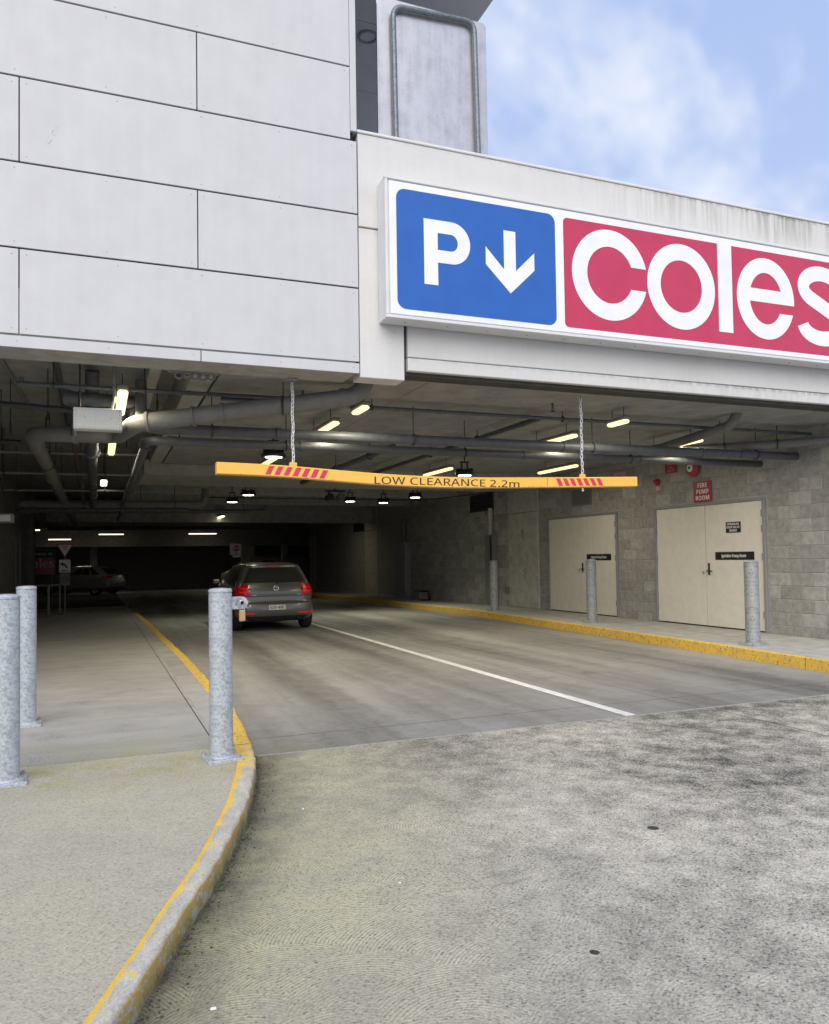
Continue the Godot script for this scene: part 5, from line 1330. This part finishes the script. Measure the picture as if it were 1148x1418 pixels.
func build_pipes():
	var o = pipe_run("steel_pipe", "upper dark steel pipe crossing above the yellow bar", [Vector3(0.42, 3.30, -8.63), Vector3(0.42, 2.80, -8.63), Vector3(9.45, 2.81, -8.63), Vector3(9.75, 2.81, -8.63)], 0.058, M.pipe, 0.13, [[1, 0.03, 0.09], [1, 0.16, 0.05], [1, 0.335, 0.02], [1, 0.57, 0.02], [1, 0.82, 0.02], [1, 0.90, 0.08]], [[1, 0.08], [1, 0.34], [1, 0.62], [1, 0.93]])
	o = pipe_run("steel_pipe", "lower dark steel pipe above the yellow bar, turning back at its left end", [Vector3(0.52, 2.63, -24.0), Vector3(0.52, 2.77, -9.31), Vector3(9.35, 2.775, -9.31), Vector3(9.75, 2.775, -9.31)], 0.052, M.pipe, 0.16, [[1, 0.03, 0.1], [1, 0.2, 0.03], [1, 0.55, 0.02], [1, 0.77, 0.05], [0, 0.7, 0.06], [0, 0.45, 0.06]], [[1, 0.18], [1, 0.45], [1, 0.75], [0, 0.6]])
	flange(o, Vector3(0.52, 2.765, -9.62), Vector3(0, 0.01, 1), 0.055, M.pipe)
	o = pipe_run("steel_pipe", "dark steel pipe running left from the bent riser above the junction box", [Vector3(0.42, 2.98, -8.9), Vector3(0.42, 3.12, -8.9), Vector3(-0.02, 3.12, -8.9), Vector3(-0.34, 3.13, -8.9)], 0.07, M.pipe, 0.12, [[2, 0.02, 0.07], [2, 0.85, 0.07]], [[2, 0.5]], 3.6)
	flange(o, Vector3(0.42, 3.0, -8.9), Vector3(0, 1, 0), 0.07, M.pipe)
	# fat drain pipe that turns down and back towards the depth of the left bay
	var D = [Vector3(2.56, 3.25, -7.58), Vector3(2.50, 3.06, -7.60), Vector3(0.36, 2.79, -8.30), Vector3(0.22, 2.845, -9.55), Vector3(-0.70, 2.885, -9.93), Vector3(-0.70, 2.75, -18.8), Vector3(-0.70, 2.68, -30.0)]
	o = pipe_run("drain_pipe", "fat grey drain pipe sweeping down past the junction box into the left bay", [D[0], D[1], D[2], D[3], D[4], D[5], D[6]], 0.09, M.pvc, 0.17, [[1, 0.08, 0.05], [1, 0.62, 0.03], [1, 0.75, 0.02], [1, 0.95, 0.03], [3, 0.5, 0.04], [4, 0.1, 0.03], [4, 0.5, 0.03], [4, 0.96, 0.07]], [[1, 0.35], [4, 0.3]], 3.6)
	pipe_run("drain_pipe", "pale elbowed drain pipe in the top right corner against the wall", [Vector3(7.70, 3.28, -7.78), Vector3(7.62, 3.05, -7.85), Vector3(7.66, 2.93, -9.55), Vector3(8.2, 2.93, -9.1), Vector3(10.0, 2.96, -7.6)], 0.062, M.pvc, 0.10, [[1, 0.12, 0.04], [3, 0.4, 0.03], [3, 0.1, 0.03]], [[3, 0.15], [3, 0.45]])
	pipe_run("sprinkler_pipe", "thin sprinkler pipe crossing in front of the junction box conduit", [Vector3(-0.67, 3.16, -8.2), Vector3(-0.67, 3.10, -8.2), Vector3(2.4, 3.115, -8.2)], 0.021, M.pipe, 0.03, [[1, 0.0, 0.06], [1, 0.5, 0.05]], [[1, 0.09], [1, 0.36]], 3.6)
	pipe_run("sprinkler_pipe", "thin dark pipe crossing just under the roadway ceiling", [Vector3(1.2, 3.10, -8.35), Vector3(9.58, 3.10, -8.35)], 0.022, M.pipe, 0.0, [[0, 0.3, 0.05], [0, 0.6, 0.05]], [[0, 0.2], [0, 0.5], [0, 0.8]])
	pipe_run("sprinkler_pipe", "branch pipe slanting back above the pair of dark pipes", [Vector3(5.05, 3.09, -8.36), Vector3(4.95, 3.04, -14.9)], 0.034, M.pipe, 0.0, [[0, 0.06, 0.07], [0, 0.4, 0.05]], [[0, 0.25], [0, 0.5]])
	pipe_run("sprinkler_pipe", "branch pipe over the left lane running back to the band beam", [Vector3(3.9, 2.98, -10.4), Vector3(3.75, 2.92, -15.2)], 0.045, M.pipe, 0.0, [[0, 0.08, 0.06], [0, 0.5, 0.06]], [[0, 0.2], [0, 0.55]])
	pipe_run("cable_duct", "black cable duct at the far left behind the concrete beam", [Vector3(-2.0, 3.09, -9.0), Vector3(-0.24, 3.01, -9.0), Vector3(-0.24, 2.75, -9.05)], 0.032, M.dark_pipe, 0.06, [], [[0, 0.45]], 3.6)
	pipe_run("cable_duct", "second black duct behind the end of the fat drain pipe", [Vector3(-2.0, 2.93, -10.9), Vector3(-0.9, 2.92, -10.9)], 0.028, M.dark_pipe, 0.0, [], [[0, 0.8]], 3.6)
	o = pipe_run("valve_pipe", "flanged dark pipe dropping towards the depth of the left bay", [Vector3(-0.06, 3.52, -9.3), Vector3(-0.06, 2.99, -9.55), Vector3(-0.08, 2.90, -12.5), Vector3(-0.1, 2.66, -20.0)], 0.075, M.pipe, 0.2, [[1, 0.3, 0.08], [2, 0.3, 0.07], [2, 0.6, 0.07]], [[2, 0.4]], 3.6)
	flange(o, Vector3(-0.075, 2.925, -11.6), Vector3(0, 0.03, 1), 0.075, M.pipe)
	pipe_run("valve_pipe", "thinner rusty pipe beside the flanged pipe in the left bay", [Vector3(-0.30, 3.1, -10.6), Vector3(-0.30, 2.66, -20.0)], 0.042, M.rusty, 0.0, [[0, 0.5, 0.06]], [[0, 0.5]], 3.6)
	pipe_run("cross_pipe", "pale pipe crossing the left bay beyond the band beam, ending in an upturned elbow", [Vector3(-1.6, 2.70, -19.0), Vector3(2.02, 2.73, -19.0), Vector3(2.32, 2.74, -19.0), Vector3(2.36, 3.1, -19.0)], 0.085, M.pvc, 0.12, [[0, 0.5, 0.03], [0, 0.8, 0.03]], [[0, 0.6], [0, 0.9]], 3.4)
	pipe_run("cross_pipe", "thin pipe crossing below the pale elbowed pipe", [Vector3(-1.6, 2.58, -19.3), Vector3(2.0, 2.62, -19.3)], 0.035, M.pipe, 0.0, [[0, 0.7, 0.05]], [[0, 0.7]], 3.4)
	pipe_run("cross_pipe", "long thin pipe crossing the roadway above the hatchback", [Vector3(-1.9, 2.66, -21.5), Vector3(4.3, 2.74, -21.5), Vector3(4.3, 2.9, -21.5)], 0.045, M.pipe, 0.06, [[0, 0.4, 0.06], [0, 0.75, 0.06]], [[0, 0.3], [0, 0.6], [0, 0.9]], 3.4)
	pipe_run("cross_pipe", "dim pipe crossing near the far beam", [Vector3(-1.9, 2.80, -35.0), Vector3(9.0, 2.85, -35.0)], 0.08, M.pipe, 0.0, [[0, 0.4, 0.1]], [[0, 0.3], [0, 0.7]], 3.4)
	for q in [[Vector3(-1.9, 2.98, -12.4), Vector3(0.6, 3.0, -12.4), "lower thin rail crossing the left bay behind the fat drain pipe"], [Vector3(-1.9, 2.85, -14.0), Vector3(0.62, 2.86, -14.0), "second thin rail crossing the left bay"], [Vector3(-1.9, 3.25, -10.2), Vector3(0.8, 3.26, -10.2), "upper thin rail crossing the left bay"], [Vector3(-1.9, 2.74, -16.0), Vector3(0.62, 2.76, -16.0), "farthest thin rail crossing the left bay"]]:
		pipe_run("strut_rail", q[2], [q[0], q[1]], 0.02, M.conduit, 0.0, [], [[0, 0.2], [0, 0.5], [0, 0.8]], 3.6)
	pipe_run("cable_conduit", "slanting conduit on the left bay ceiling at the far left", [Vector3(-0.98, 3.55, -7.8), Vector3(-0.86, 3.54, -12.5)], 0.02, M.conduit)
	pipe_run("cable_conduit", "conduit on the left bay ceiling above the fat drain pipe", [Vector3(-0.42, 3.55, -7.6), Vector3(-0.42, 3.54, -15.0)], 0.035, M.pipe)
	pipe_run("cable_conduit", "thin conduit along the ceiling to the round lamps", [Vector3(2.6, 3.0, -20.3), Vector3(8.5, 3.0, -20.3), Vector3(9.5, 3.05, -17.4)], 0.016, M.dark_pipe)
	# riser and brackets behind the beam
	var r = thing("pipe_bracket", "cluster of grey pipe clamps under the concrete beam", "bracket", Vector3(0.86, 3.17, -7.55))
	var g = MB.new()
	for i in 5:
		var ring = []
		for j in 12: ring.append(Vector3(-0.16 + i * 0.075, -0.035 + 0.01 * sin(i * 2.0), 0) + Vector3(cos(TAU * j / 12) * 0.034, sin(TAU * j / 12) * 0.03, 0.03 * sin(i * 1.3)))
		g.tube(ring, 0.012, 6, false, true)
	obj("clamp_ring", g, M.conduit, r)
	g = MB.new(); g.box(Vector3(-0.02, 0.0, 0), Vector3(0.46, 0.02, 0.08), 0.004); obj("rail", g, M.conduit, r)
	var b = thing("junction_box", "pale grey screwed junction box hanging from a conduit", "junction box", Vector3(0.0, 2.735, -7.9))
	g = MB.new(); g.box(Vector3.ZERO, Vector3(0.425, 0.205, 0.13), 0.01); obj("case", g, M.box, b)
	g = MB.new(); g.box(Vector3(0, 0.002, 0.069), Vector3(0.418, 0.196, 0.01), 0.003); var lid = obj("lid", g, M.box, b)
	g = MB.new()
	for i in 15:
		for s in [-1, 1]: g.lathe(Transform3D(Basis(Vector3.RIGHT, PI / 2), Vector3(-0.189 + i * 0.027, s * 0.084, 0.0735)), [Vector2(0.0045, 0), Vector2(0.003, 0.003), Vector2(0, 0.003)], 6)
	for i in 6:
		for s in [-1, 1]: g.lathe(Transform3D(Basis(Vector3.RIGHT, PI / 2), Vector3(s * 0.189, -0.07 + i * 0.028, 0.0735)), [Vector2(0.0045, 0), Vector2(0.003, 0.003), Vector2(0, 0.003)], 6)
	obj("screws", g, M.conduit, lid)
	g = MB.new(); for x in [-0.11, 0.12]: g.lathe(Transform3D(Basis(Vector3.RIGHT, PI / 2), Vector3(x, 0.01, 0.0738)), [Vector2(0.005, 0), Vector2(0, 0.001)], 8)
	obj("hole", g, M.joint, lid)
	g = MB.new(); g.tube(path([Vector3(0.125, 0.09, 0), Vector3(0.125, 0.14, 0), Vector3(0.145, 0.19, 0), Vector3(0.145, 0.72, 0)], 0.02), 0.016, 10); obj("conduit", g, M.conduit, b)
	g = MB.new(); g.tube([Vector3(-0.155, 0.1, 0), Vector3(-0.155, 0.75, 0)], 0.007, 6); obj("hanger", g, M.dark_pipe, b)
	var k = 0
	for q in [[-0.52, 3.0, -9.6], [-0.2, 3.0, -9.9], [0.1, 2.95, -10.6], [0.33, 2.8, -10.2], [-0.95, 2.92, -10.2], [0.62, 3.1, -9.2], [-0.72, 2.9, -12.8]]:
		g = MB.new(); g.tube([Vector3(0, 0, 0), Vector3(0, 3.6 - q[1], 0)], 0.006, 6); g.tube([Vector3(0, 0, 0), Vector3(0, 0.12, 0)], 0.012, 6)
		var h = obj("hanger_rod", g, M.dark_pipe); h.position = Vector3(q[0], q[1], q[2])
		tag(h, ["first threaded rod left of the junction box", "threaded rod just behind the junction box", "threaded rod right of the junction box", "threaded rod left of the flanged pipe elbow", "threaded rod at the far left under the left bay ceiling", "threaded rod beside the bent riser", "threaded rod behind the fat drain pipe"][k], "rod", "thin hanging rods in the left bay"); k += 1
	for q in [[Vector3(5.0, 3.19, -7.95), "sprinkler head on the ceiling near the middle of the mouth"], [Vector3(2.03, 3.18, -8.15), "sprinkler head hanging behind the fat drain pipe"]]:
		g = MB.new(); g.tube([Vector3(0, 0.02, 0), Vector3(0, -0.05, 0)], 0.014, 8); g.lathe(Transform3D(Basis(), Vector3(0, -0.09, 0)), [Vector2(0.03, 0), Vector2(0.03, 0.006), Vector2(0.01, 0.01)], 10)
		for s in [-1, 1]: g.tube([Vector3(0, -0.05, 0), Vector3(s * 0.02, -0.065, 0), Vector3(0, -0.085, 0)], 0.005, 6)
		var sp = obj("ceiling_sprinkler", g, M.pipe); sp.position = q[0]; tag(sp, q[1], "sprinkler")
	var cm = thing("camera_pair", "pair of small security cameras under the ceiling, dark one and pale one", "security camera", Vector3(5.27, 2.86, -18.1))
	g = MB.new(); g.box(Vector3(0, 0.16, 0), Vector3(0.5, 0.04, 0.08), 0.006); g.tube([Vector3(0, 0.16, 0), Vector3(0, 0.5, 0)], 0.02, 8); obj("bracket", g, M.dark_pipe, cm)
	g = MB.new(); g.tube([Vector3(-0.14, 0.0, -0.14), Vector3(-0.14, 0.02, 0.14)], 0.08, 14); g.tube([Vector3(-0.14, 0.05, 0), Vector3(-0.14, 0.15, 0)], 0.02, 6); obj("camera", g, M.plastic, cm)
	g = MB.new(); g.tube([Vector3(0.13, 0.0, -0.14), Vector3(0.15, 0.02, 0.12)], 0.08, 14); g.tube([Vector3(0.13, 0.05, 0), Vector3(0.13, 0.15, 0)], 0.02, 6); obj("camera", g, M.pvc, cm)
func build_signs():
	var z = -24.0; var y = 0.10 + level(z)
	var p = thing("give_way_sign", "red and white triangle reading GIVE WAY on a slim post, with two plates under it", "road sign", Vector3(-0.87, y, z))
	var g = MB.new(); g.tube([Vector3.ZERO, Vector3(0, 1.9, 0)], 0.025, 10); obj("post", g, M.conduit, p)
	var tri = func(s): return PackedVector2Array([Vector2(-0.23 * s, 0.135 * s), Vector2(0.23 * s, 0.135 * s), Vector2(0, -0.255 * s)])
	g = MB.new(); g.prism(tri.call(1.0), 0.006, Transform3D(Basis(), Vector3(0, 1.78, 0.03))); var t = obj("triangle", g, M.redsign, p)
	g = MB.new(); g.prism(tri.call(0.80), 0.002, Transform3D(Basis(), Vector3(0, 1.777, 0.0365))); obj("white_field", g, M.dimsign, t)
	text("lettering", "GIVE", 0.045, M.black, t, Transform3D(Basis(), Vector3(0, 1.835, 0.0392)), 0.15, true); text("lettering", "WAY", 0.045, M.black, t, Transform3D(Basis(), Vector3(0, 1.765, 0.0392)), 0.10, true)
	g = MB.new(); g.prism(round_rect(-0.145, 1.105, 0.145, 1.475, 0.02), 0.006, Transform3D(Basis(), Vector3(0, 0, 0.03))); var a = obj("arrow_plate", g, M.dimsign, p)
	g = MB.new()
	var o = ellipse(-0.06, 1.24, 0.13, 0.13, 0.0, 1.5, 10); var n = ellipse(-0.06, 1.24, 0.085, 0.085, 0.0, 1.5, 10); g.strip(o, n, 0.002, Transform3D(Basis(), Vector3(0, 0, 0.037)))
	g.prism(PackedVector2Array([Vector2(-0.115, 1.355), Vector2(-0.05, 1.42), Vector2(-0.05, 1.29)]), 0.002, Transform3D(Basis(), Vector3(0, 0, 0.037))); obj("arrow", g, M.black, a)
	text("lettering", "ONLY", 0.06, M.black, a, Transform3D(Basis(), Vector3(0, 1.16, 0.038)), 0.2, true)
	g = MB.new(); g.prism(round_rect(-0.125, 0.76, 0.125, 1.07, 0.02), 0.006, Transform3D(Basis(), Vector3(0, 0, 0.03))); var s = obj("speed_plate", g, M.conduit, p)
	g = MB.new(); g.strip(ellipse(0, 0.93, 0.10, 0.10, 0, TAU, 28), ellipse(0, 0.93, 0.082, 0.082, 0, TAU, 28), 0.002, Transform3D(Basis(), Vector3(0, 0, 0.037))); obj("ring", g, M.black, s)
	text("lettering", "10", 0.085, M.black, s, Transform3D(Basis(), Vector3(0, 0.93, 0.038)), 0.0, true)
	z = -30.0
	p = thing("no_entry_sign", "white plate with a red disc and a pale bar on a post behind the hatchback", "road sign", Vector3(4.85, level(z), z))
	g = MB.new(); g.tube([Vector3.ZERO, Vector3(0, 2.2, 0)], 0.025, 10); obj("post", g, M.dark_pipe, p)
	g = MB.new(); g.box(Vector3(0.0, 1.92, 0.03), Vector3(0.30, 0.5, 0.008), 0.003); var pl = obj("plate", g, M.dimsign, p)
	g = MB.new(); g.prism(PackedVector2Array(ellipse(0, 2.01, 0.115, 0.115, 0, TAU * 0.97, 28)), 0.002, Transform3D(Basis(), Vector3(0, 0, 0.036))); var di = obj("disc", g, M.redsign, pl)
	g = MB.new(); g.box(Vector3(0, 2.01, 0.0395), Vector3(0.17, 0.036, 0.002)); obj("bar", g, M.dimsign, di)
	text("lettering", "NO", 0.04, M.black, pl, Transform3D(Basis(), Vector3(0, 1.85, 0.036)), 0.0, true); text("lettering", "ENTRY", 0.04, M.black, pl, Transform3D(Basis(), Vector3(0, 1.78, 0.036)), 0.17, true)
	g = MB.new(); g.box(Vector3(-0.14, 1.98, -0.03), Vector3(0.2, 0.42, 0.008), 0.003); obj("back_plate", g, M.paint, p)
	z = -32.0
	p = thing("welcome_board", "dark board with a red lower half welcoming shoppers, beside the side wall", "sign", Vector3(-2.0, level(z), z))
	g = MB.new(); g.box(Vector3(0, 1.62, 0), Vector3(1.04, 0.96, 0.05), 0.006); for x in [-0.4, 0.4]: g.tube([Vector3(x, 0, -0.03), Vector3(x, 1.3, -0.03)], 0.03, 8)
	obj("board", g, M.conduit, p)
	g = MB.new(); g.box(Vector3(0, 1.93, 0.028), Vector3(0.98, 0.28, 0.004)); var up = obj("dark_panel", g, M.black, p); text("lettering", "Welcome to", 0.11, M.dimsign, up, Transform3D(Basis(), Vector3(0, 1.93, 0.0315)), 0.84, true)
	g = MB.new(); g.box(Vector3(0, 1.47, 0.028), Vector3(0.98, 0.58, 0.004)); var lo = obj("red_panel", g, M.sign_red, p); text("lettering", "coles", 0.30, M.dimsign, lo, Transform3D(Basis(), Vector3(0, 1.56, 0.0315)), 0.92, true)
	z = -22.2
	p = thing("trolley_rail", "low grey tube rail around the trolley bay beside the footpath", "railing", Vector3(-1.05, 0.10 + level(z), z))
	g = MB.new()
	g.tube(path([Vector3(0.11, 0, -0.35), Vector3(0.11, 0.78, -0.35), Vector3(-0.9, 0.78, -0.35), Vector3(-0.9, 0, -0.35)], 0.06), 0.024, 8); g.tube([Vector3(-0.12, 0, 0.4), Vector3(-0.12, 0.8, 0.4)], 0.03, 8); g.tube(path([Vector3(-0.12, 0.79, 0.4), Vector3(0.11, 0.79, -0.35)], 0.02), 0.024, 8); obj("rail", g, M.conduit, p)
	g = MB.new(); g.box(Vector3(-0.12, 0.006, 0.4), Vector3(0.14, 0.012, 0.14)); g.box(Vector3(-0.45, 0.005, 0.4), Vector3(0.54, 0.01, 0.05)); obj("foot_plate", g, M.dark_pipe, p)
	g = MB.new(); g.box(Vector3(0.11, 0.006, -0.35), Vector3(0.14, 0.012, 0.14)); obj("foot_plate", g, M.dark_pipe, p)
	p = thing("hanging_light_box", "pale unlit sign box hanging at the left edge of the garage", "sign box", Vector3(-1.72, 2.12, -14.0))
	g = MB.new(); g.box(Vector3.ZERO, Vector3(0.94, 0.15, 0.25), 0.012); obj("case", g, M.conduit, p)
	g = MB.new(); g.box(Vector3(0, 0, 0.128), Vector3(0.86, 0.10, 0.006)); obj("face", g, M.dimsign, p)
	for x in [-0.3, 0.3]:
		g = MB.new(); g.tube([Vector3(x, 0.07, 0), Vector3(x, 1.5, 0)], 0.01, 6); obj("hanger", g, M.dark_pipe, p)
func build_litter():
	# scraps and weeds along the gutter
	var r := RandomNumberGenerator.new(); r.seed = 17
	var k = 0
	for q in [[0.285, -2.95], [0.475, -3.44], [0.675, -4.02]]:
		var w = thing("gutter_weed", ["small green weed lowest along the kerb foot", "small green weed halfway along the kerb foot", "tiny green weed highest along the kerb foot"][k], "weed", Vector3(q[0], 0.0, q[1]), 0.0, "weeds at the foot of the kerb"); k += 1
		for i in 6:
			var a = r.randf() * TAU; var l = r.randf_range(0.01, 0.022)
			var d = Vector3(cos(a), 0, sin(a)); var s = Vector3(-d.z, 0, d.x) * l * 0.25
			var g = MB.new(); var m = d * l * 0.6 + Vector3.UP * l * 0.6; var t = d * l * 1.2 + Vector3.UP * l * 0.5
			g.tri(Vector3.ZERO, m + s, m - s); g.tri(m - s, m + s, t); obj("leaf", g, M.leaf, w)
	# loose grit and bits of leaf caught along the foot of the kerb
	var gm = MB.new()
	for i in 700:
		var z = r.randf_range(-5.6, -1.6); var off = pow(r.randf(), 3.5) * 0.12; var sz = r.randf_range(0.002, 0.006)
		gm.box(Vector3(kerb_x(z) + 0.012 + off, sz * 0.35, z), Vector3(sz, sz * 0.7, sz * r.randf_range(0.7, 1.8)), 0.0, Basis(Vector3.UP, r.randf() * TAU))
	tag(obj("gutter_grit", gm, M.grit), "loose dark grit along the foot of the left kerb", "", "", "stuff")
	k = 0
	for q in [[0.33, -2.55, 0.012], [1.06, -4.35, 0.010], [1.2, -3.2, 0.008]]:
		var g = MB.new(); g.box(Vector3(0, 0.004, 0), Vector3(q[2] * 1.6, 0.006, q[2]), 0.002, Basis(Vector3.UP, k * 1.1)); var o = obj("paper_scrap", g, M.paint); o.position = Vector3(q[0], 0.0, q[1])
		tag(o, ["white scrap of paper at the foot of the kerb", "pale scrap on the driveway near the kerb bend", "tiny pale scrap on the swirled driveway"][k], "litter"); k += 1

func _ready():
	var cam := Camera3D.new(); cam.name = "camera"; add_child(cam)
	cam.position = Vector3(0, 1.40, 0)
	cam.basis = Basis(Vector3.UP, -0.37981688) * Basis(Vector3.RIGHT, 0.03146869) * Basis(Vector3(0, 0, 1), -0.01495624)
	cam.projection = Camera3D.PROJECTION_FRUSTUM
	cam.near = 0.1; cam.far = 300.0
	cam.size = 0.1 * 1418.0 / 1086.34
	cam.frustum_offset = Vector2(4.5, 28.87) * 0.1 / 1086.34
	cam.current = true
	var env := Environment.new(); var we := WorldEnvironment.new(); we.name = "world_environment"; we.environment = env; add_child(we)
	env.background_mode = Environment.BG_SKY
	var sky := Sky.new(); var sm := PanoramaSkyMaterial.new(); sm.panorama = sky_tex(); sm.energy_multiplier = 0.76; sky.sky_material = sm; env.sky = sky
	env.tonemap_mode = Environment.TONE_MAPPER_LINEAR
	env.tonemap_exposure = 1.4
	env.sdfgi_enabled = true; env.ssao_enabled = true; env.ssil_enabled = true
	var sun := DirectionalLight3D.new(); sun.name = "sun"; add_child(sun)
	sun.look_at_from_position(Vector3(-3.0, 6.0, 7.0), Vector3.ZERO)
	sun.light_energy = 0.68; sun.light_angular_distance = 60.0; sun.light_color = Color(1.0, 0.96, 0.895); sun.shadow_enabled = true
	make_materials()
	build_ground()
	build_ceiling()
	build_facade()
	build_right_wall()
	build_bar()
	build_bollards()
	build_lights()
	build_pipes()
	build_signs()
	hatchback()
	wagon()
	van()
	build_litter()
